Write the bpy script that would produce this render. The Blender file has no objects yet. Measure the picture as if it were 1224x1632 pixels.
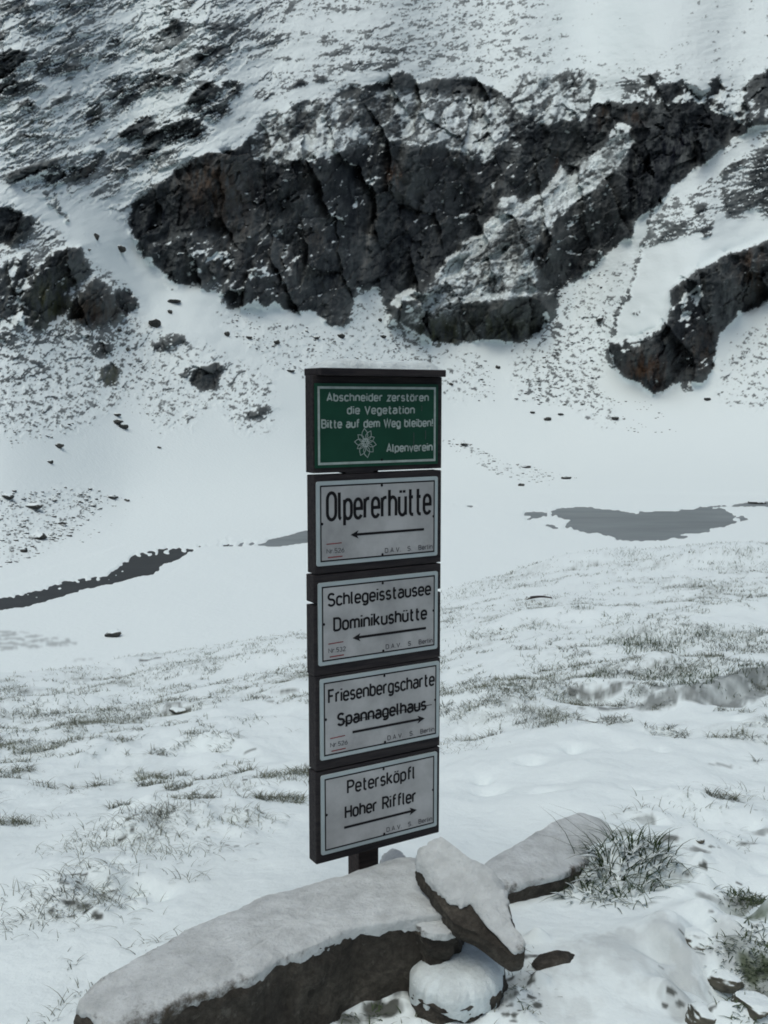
import bpy, bmesh, math, random
import numpy as np

# ------------------------------------------------------------------ camera, sky, sun, exposure
scene = bpy.context.scene
col = scene.collection
EYE = 1.62                       # eye height above the ground at the signpost
FPX = 1600.0                     # focal length in photo pixels (photo 1224 x 1632)
PITCH = math.atan(176 / FPX)     # looking slightly down
cam_d = bpy.data.cameras.new("camera")
cam_d.sensor_fit = 'VERTICAL'
cam_d.sensor_height = 36.0
cam_d.lens = 36.0 * FPX / 1632.0
cam_d.clip_start = 0.05
cam_d.clip_end = 3000
cam = bpy.data.objects.new("camera", cam_d)
cam.location = (0, 0, EYE)
cam.rotation_euler = (math.pi / 2 - PITCH, 0, 0)
col.objects.link(cam)
scene.camera = cam

SUN_EL, SUN_AZ = math.radians(70), math.radians(-150)   # high behind the viewer's left shoulder, behind thick cloud
world = bpy.data.worlds.new("World")
scene.world = world
world.use_nodes = True
wn = world.node_tree
sky = wn.nodes.new("ShaderNodeTexSky")
sky.sky_type = 'NISHITA'
sky.sun_disc = False
sky.sun_elevation = SUN_EL
sky.sun_rotation = SUN_AZ
sky.air_density = 1.0
sky.dust_density = 6.0
sky.ozone_density = 1.0
veil = wn.nodes.new("ShaderNodeMix"); veil.data_type = 'RGBA'; veil.blend_type = 'MULTIPLY'   # grey-green cloud cover
veil.inputs[0].default_value = 1.0; veil.inputs[7].default_value = (0.92, 0.985, 0.98, 1)
wn.links.new(sky.outputs[0], veil.inputs[6])
wn.links.new(veil.outputs[2], wn.nodes["Background"].inputs[0])
wn.nodes["Background"].inputs[1].default_value = 0.115
sun_d = bpy.data.lights.new("sun", 'SUN')
sun_d.energy = 0.9
sun_d.angle = math.radians(70)
sun_d.color = (0.91, 0.98, 1.0)
sun = bpy.data.objects.new("sun", sun_d)
sd = (math.sin(SUN_AZ) * math.cos(SUN_EL), math.cos(SUN_AZ) * math.cos(SUN_EL), math.sin(SUN_EL))
from mathutils import Vector
sun.rotation_euler = Vector(sd).to_track_quat('Z', 'Y').to_euler()
sun.location = (0, 0, 40)
col.objects.link(sun)
scene.view_settings.view_transform = 'Standard'
scene.view_settings.look = 'None'
scene.view_settings.exposure = -0.27
scene.view_settings.gamma = 1.0
scene.cycles.filter_width = 1.8
scene.cycles.max_bounces = 6
random.seed(4)
rng = np.random.default_rng(11)

# ------------------------------------------------------------------ helpers
CP, SP = math.cos(PITCH), math.sin(PITCH)

def ray(px, py):
    """Direction of a photo pixel, scaled to horizontal length 1 -> (dx, dy, tan of elevation)."""
    a = (np.asarray(px, float) - 612) / FPX
    b = -(np.asarray(py, float) - 816) / FPX
    y = CP + b * SP
    z = -SP + b * CP
    h = np.sqrt(a * a + y * y)
    return a / h, y / h, z / h

def hash2(ix, iy, seed):
    h = (ix.astype(np.uint32) * np.uint32(374761393) + iy.astype(np.uint32) * np.uint32(668265263) + np.uint32((seed * 2246822519) & 0xffffffff))
    h = (h ^ (h >> np.uint32(13))) * np.uint32(1274126177)
    return h ^ (h >> np.uint32(16))

_ANG = np.linspace(0, 2 * math.pi, 256, endpoint=False)
_GX, _GY = np.cos(_ANG).astype(np.float32), np.sin(_ANG).astype(np.float32)

def perlin(x, y, seed=0):
    x = np.asarray(x, np.float32); y = np.asarray(y, np.float32)
    xi = np.floor(x); yi = np.floor(y)
    fx = x - xi; fy = y - yi
    xi = xi.astype(np.int64); yi = yi.astype(np.int64)
    u = fx * fx * fx * (fx * (fx * 6 - 15) + 10); v = fy * fy * fy * (fy * (fy * 6 - 15) + 10)
    def g(ox, oy):
        h = hash2(xi + ox, yi + oy, seed) & np.uint32(255)
        return _GX[h] * (fx - ox) + _GY[h] * (fy - oy)
    a = g(0, 0); b = g(1, 0); c = g(0, 1); d = g(1, 1)
    return ((a + (b - a) * u) * (1 - v) + (c + (d - c) * u) * v) * 1.5

def fbm(x, y, seed=0, octs=4, gain=0.5):
    s = 0; a = 1.0; t = 0
    for k in range(octs):
        s = s + a * perlin(x * (2 ** k), y * (2 ** k), seed + 17 * k); t += a; a *= gain
    return s / t * 1.35

def ridged(x, y, seed=0, octs=4):
    s = 0; a = 1.0; t = 0
    for k in range(octs):
        s = s + a * (1 - 2 * np.abs(perlin(x * (2 ** k), y * (2 ** k), seed + 13 * k))); t += a; a *= 0.5
    return s / t

def cells(x, y, seed=0):
    """fractured facets: every cell is a tilted plane of its own -> (plane height, cell number, crack distance)"""
    x = np.asarray(x, np.float32); y = np.asarray(y, np.float32)
    xi = np.floor(x).astype(np.int64); yi = np.floor(y).astype(np.int64)
    f1 = np.full(x.shape, 9.0, np.float32); f2 = f1.copy(); pl = np.zeros_like(f1); rn = np.zeros_like(f1)
    for oy in (-1, 0, 1):
        for ox in (-1, 0, 1):
            h = hash2(xi + ox, yi + oy, seed)
            jx = (h & np.uint32(255)).astype(np.float32) / 255; jy = ((h >> np.uint32(8)) & np.uint32(255)).astype(np.float32) / 255
            a_ = (h >> np.uint32(16)) & np.uint32(255); r_ = ((h >> np.uint32(24)) & np.uint32(255)).astype(np.float32) / 255
            dx = x - (xi + ox + jx); dy = y - (yi + oy + jy)
            d = dx * dx + dy * dy
            m = d < f1
            f2 = np.where(m, f1, np.minimum(f2, d)); f1 = np.where(m, d, f1)
            pl = np.where(m, (_GX[a_] * dx + _GY[a_] * dy) * 1.2 + (r_ - 0.5) * 0.9, pl); rn = np.where(m, r_, rn)
    return pl, rn, np.sqrt(f2) - np.sqrt(f1)

def sstep(a, b, x):
    t = np.clip((x - a) / (b - a), 0, 1)
    return t * t * (3 - 2 * t)

def inside(X, Y, poly):
    """Boolean mask of points inside a polygon (even-odd)."""
    P = np.asarray(poly, float)
    out = np.zeros(X.shape, bool)
    bb = (X >= P[:, 0].min()) & (X <= P[:, 0].max()) & (Y >= P[:, 1].min()) & (Y <= P[:, 1].max())
    xs, ys = X[bb], Y[bb]
    m = np.zeros(xs.shape, bool)
    n = len(P)
    for i in range(n):
        x0, y0 = P[i]; x1, y1 = P[(i + 1) % n]
        if y0 == y1: continue
        c = ((ys < y0) != (ys < y1)) & (xs < (x1 - x0) * (ys - y0) / (y1 - y0) + x0)
        m ^= c
    out[bb] = m
    return out

def line_dist(X, Y, pts):
    d = np.full(X.shape, 1e9)
    for (x0, y0), (x1, y1) in zip(pts[:-1], pts[1:]):
        dx, dy = x1 - x0, y1 - y0
        t = np.clip(((X - x0) * dx + (Y - y0) * dy) / (dx * dx + dy * dy), 0, 1)
        d = np.minimum(d, np.hypot(X - x0 - t * dx, Y - y0 - t * dy))
    return d

def blur(A, s, axis):
    r = int(s * 2.5) + 1
    k = np.exp(-0.5 * (np.arange(-r, r + 1) / s) ** 2); k /= k.sum()
    pad = [(0, 0)] * A.ndim; pad[axis] = (r, r)
    B = np.pad(A, pad, mode='edge')
    out = np.zeros_like(A)
    for i, w in enumerate(k):
        sl = [slice(None)] * A.ndim; sl[axis] = slice(i, i + A.shape[axis])
        out += w * B[tuple(sl)]
    return out

def grid_mesh(name, V, nr, nc, attrs=None, mats=(), flip=False):
    me = bpy.data.meshes.new(name)
    me.vertices.add(nr * nc)
    me.vertices.foreach_set("co", np.ascontiguousarray(V, np.float32).ravel())
    idx = np.arange(nr * nc, dtype=np.int32).reshape(nr, nc)
    q = np.stack([idx[:-1, :-1], idx[:-1, 1:], idx[1:, 1:], idx[1:, :-1]], -1).reshape(-1, 4)
    if flip: q = q[:, ::-1]
    nq = len(q)
    me.loops.add(nq * 4); me.polygons.add(nq)
    me.loops.foreach_set("vertex_index", np.ascontiguousarray(q).ravel())
    me.polygons.foreach_set("loop_start", np.arange(0, nq * 4, 4, dtype=np.int32))
    me.polygons.foreach_set("use_smooth", np.ones(nq, bool))
    for k, A in (attrs or {}).items():
        if A.ndim == 1:
            at_ = me.attributes.new(k, 'FLOAT', 'POINT'); at_.data.foreach_set("value", A.astype(np.float32))
        else:
            at_ = me.attributes.new(k, 'FLOAT_COLOR', 'POINT')
            at_.data.foreach_set("color", np.concatenate([A, np.ones((len(A), 1))], 1).astype(np.float32).ravel())
    me.update(); me.validate()
    for m in mats: me.materials.append(m)
    o = bpy.data.objects.new(name, me)
    col.objects.link(o)
    return o

def mesh_obj(name, verts, faces, mats, parent=None, smooth=True, mat_idx=None):
    me = bpy.data.meshes.new(name)
    me.from_pydata([tuple(map(float, v)) for v in verts], [], faces)
    for m in (mats if isinstance(mats, (list, tuple)) else [mats]): me.materials.append(m)
    if mat_idx is not None: me.polygons.foreach_set("material_index", mat_idx)
    me.polygons.foreach_set("use_smooth", [smooth] * len(me.polygons))
    me.update()
    o = bpy.data.objects.new(name, me)
    col.objects.link(o)
    if parent is not None: o.parent = parent
    return o

def tag(o, label=None, cat=None, group=None, kind=None):
    if label: o["label"] = label
    if cat: o["category"] = cat
    if group: o["group"] = group
    if kind: o["kind"] = kind
    return o

def empty(name, loc, rz=0.0):
    o = bpy.data.objects.new(name, None)
    o.location = loc; o.rotation_euler = (0, 0, rz)
    o.empty_display_size = 0.1
    col.objects.link(o)
    return o

# ------------------------------------------------------------------ materials
def new_mat(name):
    m = bpy.data.materials.new(name); m.use_nodes = True
    nt = m.node_tree
    return m, nt, nt.nodes["Principled BSDF"]

def noise_node(nt, scale, detail=6, rough=0.6, vec=None):
    n = nt.nodes.new("ShaderNodeTexNoise")
    n.inputs["Scale"].default_value = scale; n.inputs["Detail"].default_value = detail; n.inputs["Roughness"].default_value = rough
    if vec is not None: nt.links.new(vec, n.inputs["Vector"])
    return n

def add_bump(nt, b, height, strength, dist):
    bp = nt.nodes.new("ShaderNodeBump")
    bp.inputs["Strength"].default_value = strength; bp.inputs["Distance"].default_value = dist
    nt.links.new(height, bp.inputs["Height"]); nt.links.new(bp.outputs[0], b.inputs["Normal"])
    return bp

def ramp(nt, fac, stops):
    r = nt.nodes.new("ShaderNodeValToRGB")
    while len(r.color_ramp.elements) < len(stops): r.color_ramp.elements.new(0.5)
    for e, (p, c) in zip(r.color_ramp.elements, stops):
        e.position = p; e.color = (*c, 1)
    nt.links.new(fac, r.inputs[0])
    return r

def mixc(nt, fac, a, b):
    n = nt.nodes.new("ShaderNodeMix"); n.data_type = 'RGBA'
    for sock, v in ((n.inputs[0], fac), (n.inputs[6], a), (n.inputs[7], b)):
        if hasattr(v, "is_linked"): nt.links.new(v, sock)
        elif isinstance(v, tuple): sock.default_value = (*v, 1)
        else: sock.default_value = v
    return n.outputs[2]

def attr(nt, name):
    n = nt.nodes.new("ShaderNodeAttribute"); n.attribute_name = name
    return n

def obj_coord(nt):
    return nt.nodes.new("ShaderNodeTexCoord").outputs["Object"]

SNOW = (0.745, 0.82, 0.825)

def terrain_material(name, bump_scale, bump_dist, snow=SNOW):
    m, nt, b = new_mat(name)
    r = attr(nt, "rock"); t = attr(nt, "tint")
    nt.links.new(mixc(nt, r.outputs["Fac"], snow, t.outputs["Color"]), b.inputs["Base Color"])
    b.inputs["Roughness"].default_value = 0.85
    b.inputs["Specular IOR Level"].default_value = 0.15
    n = noise_node(nt, bump_scale, 5, 0.6, obj_coord(nt))
    add_bump(nt, b, n.outputs["Fac"], 0.35, bump_dist)
    return m

M_HILL = terrain_material("snowy_mountain_rock", 1.6, 0.25)
M_GROUND = terrain_material("snowy_ground", 26, 0.022)

def snow_material(name, base, scale=38, dist=0.02):
    m, nt, b = new_mat(name)
    co = obj_coord(nt)
    n1 = noise_node(nt, 11, 7, 0.68, co)
    d = tuple(c * 0.70 for c in base)
    nt.links.new(ramp(nt, n1.outputs["Fac"], [(0.35, d), (0.65, base)]).outputs[0], b.inputs["Base Color"])
    b.inputs["Roughness"].default_value = 0.8
    b.inputs["Specular IOR Level"].default_value = 0.2
    n = noise_node(nt, scale, 6, 0.65, co)
    add_bump(nt, b, n.outputs["Fac"], 0.7, dist)
    return m

M_SNOW = snow_material("fresh_snow", SNOW)
M_WETSNOW = snow_material("thin_wet_snow", (0.60, 0.635, 0.635))
def thin_edges(m):
    """rock grains show through where the snow runs thin towards its edge"""
    nt = m.node_tree; b = nt.nodes["Principled BSDF"]
    src = b.inputs["Base Color"].links[0].from_socket
    co = obj_coord(nt)
    n1 = noise_node(nt, 24, 8, 0.75, co); n2 = noise_node(nt, 5, 4, 0.6, co)
    ad = nt.nodes.new("ShaderNodeMath"); ad.operation = 'ADD'
    nt.links.new(n1.outputs["Fac"], ad.inputs[0]); nt.links.new(n2.outputs["Fac"], ad.inputs[1])
    a2 = nt.nodes.new("ShaderNodeMath"); a2.operation = 'MULTIPLY_ADD'
    nt.links.new(attr(nt, "thin").outputs["Fac"], a2.inputs[0]); a2.inputs[1].default_value = 0.33; nt.links.new(ad.outputs[0], a2.inputs[2])
    mp = nt.nodes.new("ShaderNodeMapRange"); mp.interpolation_type = 'SMOOTHSTEP'
    mp.inputs[1].default_value = 1.30; mp.inputs[2].default_value = 1.62
    nt.links.new(a2.outputs[0], mp.inputs[0])
    nt.links.new(mixc(nt, mp.outputs[0], src, (0.07, 0.06, 0.047)), b.inputs["Base Color"])
thin_edges(M_WETSNOW)

def rock_material(name, c0, c1, c2, scale, dist):
    m, nt, b = new_mat(name)
    co = obj_coord(nt)
    n1 = noise_node(nt, scale, 8, 0.65, co)
    cr = ramp(nt, n1.outputs["Fac"], [(0.3, c0), (0.52, c1), (0.72, c2)]).outputs[0]
    n2 = noise_node(nt, scale * 6, 6, 0.75, co)
    gr = ramp(nt, n2.outputs["Fac"], [(0.42, (0, 0, 0)), (0.62, (1, 1, 1))]).outputs[0]
    cr = mixc(nt, gr, mixc(nt, 0.55, cr, (0.02, 0.017, 0.014)), cr)
    n4 = noise_node(nt, scale * 2.3, 7, 0.7, co)
    lich = ramp(nt, n4.outputs["Fac"], [(0.60, (0, 0, 0)), (0.68, (1, 1, 1))]).outputs[0]
    nt.links.new(mixc(nt, lich, cr, mixc(nt, 0.5, cr, (0.20, 0.19, 0.165))), b.inputs["Base Color"])
    b.inputs["Roughness"].default_value = 0.8
    b.inputs["Specular IOR Level"].default_value = 0.25
    n = noise_node(nt, scale * 3, 8, 0.7, co)
    add_bump(nt, b, n.outputs["Fac"], 0.8, dist)
    return m

M_STONE = rock_material("weathered_gneiss", (0.036, 0.032, 0.027), (0.088, 0.079, 0.065), (0.155, 0.14, 0.115), 9, 0.045)

def snowy_rock_material(name, lo, hi, c0, c1, scale, dist):
    m, nt, b = new_mat(name)
    co = obj_coord(nt)
    n1 = noise_node(nt, scale, 7, 0.65, co)
    rk = ramp(nt, n1.outputs["Fac"], [(0.3, c0), (0.7, c1)]).outputs[0]
    ge = nt.nodes.new("ShaderNodeNewGeometry")
    sx = nt.nodes.new("ShaderNodeSeparateXYZ"); nt.links.new(ge.outputs["Normal"], sx.inputs[0])
    n2 = noise_node(nt, scale * 2.2, 5, 0.6, co)
    ad = nt.nodes.new("ShaderNodeMath"); ad.operation = 'MULTIPLY_ADD'
    nt.links.new(n2.outputs["Fac"], ad.inputs[0]); ad.inputs[1].default_value = 0.55; nt.links.new(sx.outputs["Z"], ad.inputs[2])
    mp = nt.nodes.new("ShaderNodeMapRange"); mp.interpolation_type = 'SMOOTHSTEP'
    mp.inputs[1].default_value = lo; mp.inputs[2].default_value = hi
    nt.links.new(ad.outputs[0], mp.inputs[0])
    nt.links.new(mixc(nt, mp.outputs[0], rk, SNOW), b.inputs["Base Color"])
    b.inputs["Roughness"].default_value = 0.85
    b.inputs["Specular IOR Level"].default_value = 0.15
    add_bump(nt, b, n1.outputs["Fac"], 0.6, dist)
    return m

M_BOULDER = snowy_rock_material("snow_dusted_boulder", 0.95, 1.15, (0.025, 0.027, 0.027), (0.075, 0.075, 0.07), 1.4, 0.15)

M_NEARSTONE = snowy_rock_material("snow_dusted_stone", 0.80, 1.10, (0.035, 0.034, 0.028), (0.13, 0.125, 0.10), 9, 0.03)

def water_material(name, c, rough, spec=0.3):
    m, nt, b = new_mat(name)
    co = obj_coord(nt)
    mw = nt.nodes.new("ShaderNodeMapping"); mw.inputs["Scale"].default_value = (0.35, 1.3, 1); nt.links.new(co, mw.inputs[0])
    n1 = noise_node(nt, 0.16, 7, 0.7, mw.outputs[0])
    d = tuple(v * 0.72 for v in c)
    nt.links.new(ramp(nt, n1.outputs["Fac"], [(0.35, d), (0.65, c)]).outputs[0], b.inputs["Base Color"])
    b.inputs["Roughness"].default_value = rough
    b.inputs["Specular IOR Level"].default_value = spec
    add_bump(nt, b, noise_node(nt, 0.7, 3, 0.5, co).outputs["Fac"], 0.15, 0.1)
    return m

M_LAKE = water_material("slushy_lake_water", (0.205, 0.238, 0.25), 0.45)
M_STREAM = water_material("dark_stream_water", (0.050, 0.056, 0.060), 0.6, 0.12)

def plain(name, c, rough=0.6, spec=0.3, var=0.25, scale=14, bump=0.0, bscale=60):
    m, nt, b = new_mat(name)
    co = obj_coord(nt)
    n1 = noise_node(nt, scale, 6, 0.6, co)
    d = tuple(v * (1 - var) for v in c)
    nt.links.new(ramp(nt, n1.outputs["Fac"], [(0.35, d), (0.65, c)]).outputs[0], b.inputs["Base Color"])
    b.inputs["Roughness"].default_value = rough
    b.inputs["Specular IOR Level"].default_value = spec
    if bump: add_bump(nt, b, noise_node(nt, bscale, 5, 0.6, co).outputs["Fac"], 0.5, bump)
    return m

def wood_material(name, c0, c1):
    m, nt, b = new_mat(name)
    co = obj_coord(nt)
    mp = nt.nodes.new("ShaderNodeMapping"); mp.inputs["Scale"].default_value = (3, 30, 30)
    nt.links.new(co, mp.inputs[0])
    n1 = noise_node(nt, 3, 7, 0.7, mp.outputs[0])
    nt.links.new(ramp(nt, n1.outputs["Fac"], [(0.3, c0), (0.7, c1)]).outputs[0], b.inputs["Base Color"])
    b.inputs["Roughness"].default_value = 0.7
    b.inputs["Specular IOR Level"].default_value = 0.25
    add_bump(nt, b, n1.outputs["Fac"], 0.5, 0.004)
    return m

M_WOOD = wood_material("dark_stained_wood", (0.010, 0.009, 0.012), (0.042, 0.036, 0.036))
M_POST = wood_material("weathered_post_wood", (0.018, 0.012, 0.012), (0.05, 0.034, 0.03))
M_PLATE = plain("weathered_enamel", (0.48, 0.49, 0.49), 0.4, 0.3, 0.34, 7)
M_RIM = plain("pale_blue_enamel_rim", (0.44, 0.51, 0.52), 0.4, 0.3, 0.12, 9)
M_GREEN = plain("green_enamel", (0.014, 0.070, 0.043), 0.35, 0.3, 0.2, 9)
M_BLACK = plain("black_lettering", (0.012, 0.011, 0.013), 0.5, 0.2, 0.3, 60)
M_FAINT = plain("faded_lettering", (0.12, 0.12, 0.13), 0.5, 0.2, 0.5, 90)
M_PALE = plain("pale_lettering", (0.42, 0.50, 0.47), 0.5, 0.2, 0.3, 40)
M_RED = plain("red_waymark_paint", (0.32, 0.06, 0.06), 0.5, 0.2, 0.5, 120)
M_BLADE = plain("grass_blade", (0.155, 0.17, 0.125), 0.6, 0.2, 0.5, 3)
M_BLADE_DARK = plain("dark_green_grass_blade", (0.04, 0.066, 0.024), 0.6, 0.2, 0.5, 3)
M_BLADE_GREEN = plain("green_grass_blade", (0.075, 0.105, 0.055), 0.6, 0.2, 0.5, 3)

# ------------------------------------------------------------------ valley floor, scree slopes and the mountain wall (one sheet)
# The sheet is surveyed from the signpost: azimuth columns, elevation rows, each vertex at its own real distance.
ZF = EYE - 18.0                                   # level of the valley floor
STEP = 1.4
gx = np.arange(-330, 1556, STEP); gy = np.arange(1130, -110, -STEP)
GX, GY = np.meshgrid(gx, gy)
NR, NC = GX.shape

# irregular outlines: the survey lines below are followed with a natural wobble
wx = 7 * fbm(GX / 26, GY / 26, 3, 4, 0.6); wy = 6 * fbm(GX / 26, GY / 26, 71, 4, 0.6)
WX, WY = GX + wx, GY + wy
WX0, WY0 = WX, WY
WX = WX + 26 * fbm(GX / 75, GY / 60, 5, 3); WY = WY + 20 * fbm(GX / 75, GY / 60, 75, 3)

D = np.zeros_like(GX)                              # how rocky
SM = np.zeros_like(GX)                             # 1 = smooth deep snow
def zone(poly, d, mode='set'):
    m = inside(WX, WY, poly)
    if mode == 'max': D[m] = np.maximum(D[m], d)
    else: D[m] = d

def soft_zone(cx, cy, rx, ry, d, rot=0):
    c, s = math.cos(math.radians(rot)), math.sin(math.radians(rot))
    u = ((GX - cx) * c + (GY - cy) * s) / rx; v = (-(GX - cx) * s + (GY - cy) * c) / ry
    k = np.exp(-(u * u + v * v))
    D[:] = np.maximum(D, d * k)

# open slopes
zone([(-340, -120), (1600, -120), (1600, 175), (1000, 180), (640, 150), (420, 210), (250, 260), (200, 350), (150, 330), (60, 290), (-340, 260)], 0.30)
zone([(-340, -120), (430, -120), (400, 90), (330, 230), (210, 270), (60, 300), (-340, 270)], 0.47)
zone([(430, -120), (860, -120), (840, 130), (640, 120), (430, 190), (400, 100)], 0.42)
zone([(860, -120), (1600, -120), (1600, 120), (1150, 110), (900, 90)], 0.22)
zone([(900, 30), (960, -20), (1100, -40), (1090, 60), (1060, 80), (940, 70)], 0.03)
zone([(640, 20), (760, 25), (770, 90), (740, 120), (660, 110)], 0.44)
WX = 0.5 * (WX + WX0); WY = 0.5 * (WY + WY0)
# clean snow bands between the ledges
for pl in ([(-60, 72), (80, 60), (150, 30), (200, 20), (215, 30), (130, 50), (80, 68), (-60, 95)],
           [(-60, 190), (0, 160), (90, 125), (200, 95), (215, 105), (150, 130), (60, 160), (0, 182), (-60, 210)],
           [(75, 250), (150, 203), (200, 175), (277, 140), (408, 90), (500, 70), (500, 88), (410, 110), (290, 165), (190, 210), (120, 240), (85, 252)],
           [(408, 162), (480, 143), (560, 125), (640, 108), (660, 118), (560, 133), (480, 152), (410, 175)],
           [(465, 38), (500, 28), (620, 15), (625, 28), (560, 40), (470, 45)],
           [(150, 375), (230, 300), (260, 260), (300, 250), (260, 290), (215, 345), (205, 400), (215, 430)],
           [(-200, 200), (-50, 280), (0, 283), (50, 310), (100, 360), (150, 398), (215, 415), (330, 480), (430, 540), (420, 600), (330, 540), (230, 490), (200, 445), (150, 420), (130, 395), (60, 350), (0, 320), (-200, 260)]):
    zone(pl, 0.04)
zone([(160, 330), (215, 290), (250, 262), (330, 235), (300, 262), (240, 310), (205, 360)], 0.36)
WX, WY = WX0, WY0
# the left outcrop and the slopes under it
zone([(-340, 330), (0, 325), (60, 352), (130, 395), (150, 420), (205, 455), (225, 490), (215, 520), (180, 560), (60, 560), (-340, 560)], 0.6)
zone([(-340, 545), (60, 545), (130, 535), (200, 560), (215, 620), (190, 650), (120, 690), (50, 700), (0, 690), (-340, 700)], 0.43)
zone([(215, 500), (330, 545), (440, 600), (440, 690), (370, 690), (350, 640), (300, 690), (240, 680), (205, 620), (190, 560)], 0.38)
zone([(355, 585), (400, 590), (432, 640), (425, 690), (380, 695), (355, 640)], 0.46)
# slope left under the big wall
zone([(330, 480), (400, 490), (470, 505), (560, 530), (660, 590), (600, 625), (480, 610), (420, 580), (350, 520)], 0.31)
# talus in the middle
zone([(560, 455), (620, 455), (660, 520), (740, 560), (770, 640), (700, 640), (640, 590), (600, 560), (545, 530)], 0.33)
zone([(612, 490), (640, 500), (665, 540), (690, 590), (670, 580), (630, 545)], 0.42)
zone([(720, 550), (760, 545), (790, 640), (740, 640)], 0.36)
# talus fan on the right
zone([(1020, 400), (1000, 470), (980, 560), (960, 610), (1000, 680), (960, 690), (900, 650), (820, 640), (800, 560), (860, 520), (880, 480), (930, 430)], 0.37)
zone([(830, 600), (880, 575), (960, 600), (960, 640), (900, 640), (840, 645)], 0.42)
zone([(1600, 470), (1224, 500), (1160, 540), (1140, 600), (1140, 645), (1224, 660), (1600, 640)], 0.37)
zone([(690, 690), (720, 693), (800, 733), (920, 762), (870, 772), (800, 763), (740, 727)], 0.30)
zone([(-100, 790), (0, 785), (60, 778), (130, 773), (190, 788), (140, 830), (95, 870), (0, 905), (-100, 910)], 0.34)
D = np.maximum(D, 0.13 * (GY < 330)); D = blur(blur(D, 6, 0), 6, 1)
# the big wall
BIG = [(205, 352), (215, 320), (250, 298), (280, 270), (330, 243), (365, 240), (385, 228), (410, 208), (425, 180), (470, 165), (520, 158), (555, 140), (600, 132), (622, 128), (632, 112), (655, 118), (665, 132), (700, 125), (745, 126), (780, 138), (812, 158), (830, 118), (880, 115), (930, 110), (950, 130), (945, 165), (975, 160), (1000, 165), (1020, 150), (1040, 112), (1052, 140), (1085, 130), (1120, 150), (1145, 130), (1175, 165), (1195, 130), (1224, 110), (1320, 120), (1320, 170), (1224, 195),
       (1190, 208), (1150, 233), (1120, 262), (1070, 297), (1040, 332), (1012, 352), (1005, 380), (985, 390), (950, 420), (920, 445), (897, 465), (880, 500), (860, 530), (830, 546), (800, 545), (770, 540), (745, 546), (720, 549), (690, 543), (660, 530), (640, 520), (625, 505), (612, 470), (600, 458), (570, 460), (565, 475), (560, 505), (545, 522), (520, 515), (500, 495), (470, 500), (440, 485), (420, 490), (400, 484), (380, 495), (365, 490), (355, 470), (350, 440), (330, 450), (300, 462), (280, 447), (255, 432), (235, 410), (222, 395), (210, 375)]
CL = inside(WX, WY, BIG)
D[CL] = 0.86
zone([(400, 215), (425, 178), (520, 156), (640, 140), (800, 150), (815, 215), (780, 260), (700, 235), (600, 225), (520, 250), (440, 260), (400, 250)], 0.54)
zone([(812, 158), (830, 118), (940, 112), (945, 165), (930, 190), (880, 200), (840, 188)], 0.50)
zone([(985, 160), (1040, 115), (1120, 150), (1190, 140), (1224, 110), (1320, 120), (1320, 160), (1190, 200), (1120, 172), (1060, 185), (1005, 170)], 0.6)
zone([(216, 345), (260, 300), (330, 250), (372, 242), (376, 290), (340, 330), (300, 390), (250, 385), (212, 372)], 1.05)
zone([(930, 205), (1000, 178), (1110, 165), (1190, 208), (1120, 262), (1070, 297), (1040, 332), (1012, 352), (1005, 380), (1000, 330), (985, 250), (960, 240)], 1.1)
zone([(560, 330), (640, 330), (700, 400), (640, 450), (560, 450)], 1.05)
zone([(355, 380), (430, 370), (440, 480), (365, 488), (360, 440)], 0.74)
zone([(230, 395), (300, 370), (350, 395), (352, 470), (290, 450), (240, 420)], 0.74)
for pl, d in (([(690, 440), (735, 390), (765, 378), (800, 320), (822, 313), (838, 332), (800, 362), (772, 398), (742, 418), (705, 450)], 0.42),
              ([(740, 442), (775, 405), (815, 385), (800, 412), (770, 432)], 0.36),
              ([(820, 352), (850, 318), (880, 290), (898, 264), (912, 286), (940, 250), (968, 228), (1000, 200), (1012, 225), (992, 262), (960, 288), (930, 312), (900, 330), (870, 346), (840, 352)], 0.44), ([(690, 442), (760, 420), (850, 400), (860, 455), (740, 464), (700, 490), (650, 500)], 0.60), ([(840, 352), (930, 315), (1000, 262), (1003, 300), (960, 330), (880, 380)], 0.66),
              ([(965, 212), (985, 194), (1010, 200), (1000, 216), (975, 224)], 0.50),
              ([(690, 478), (740, 462), (790, 462), (860, 458), (850, 473), (800, 478), (750, 488), (700, 495)], 0.55),
              ([(715, 420), (745, 408), (738, 432), (700, 450)], 0.25),
              ([(620, 470), (650, 458), (692, 470), (700, 512), (660, 518), (640, 500)], 0.50),
              ([(310, 432), (345, 400), (352, 415), (332, 447)], 0.05)):
    zone(pl, d)
zone([(672, 515), (700, 490), (735, 475), (722, 546), (690, 542)], 0.95)
zone([(760, 500), (860, 480), (880, 500), (860, 530), (830, 545), (800, 545), (770, 540), (745, 535)], 0.98)
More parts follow.
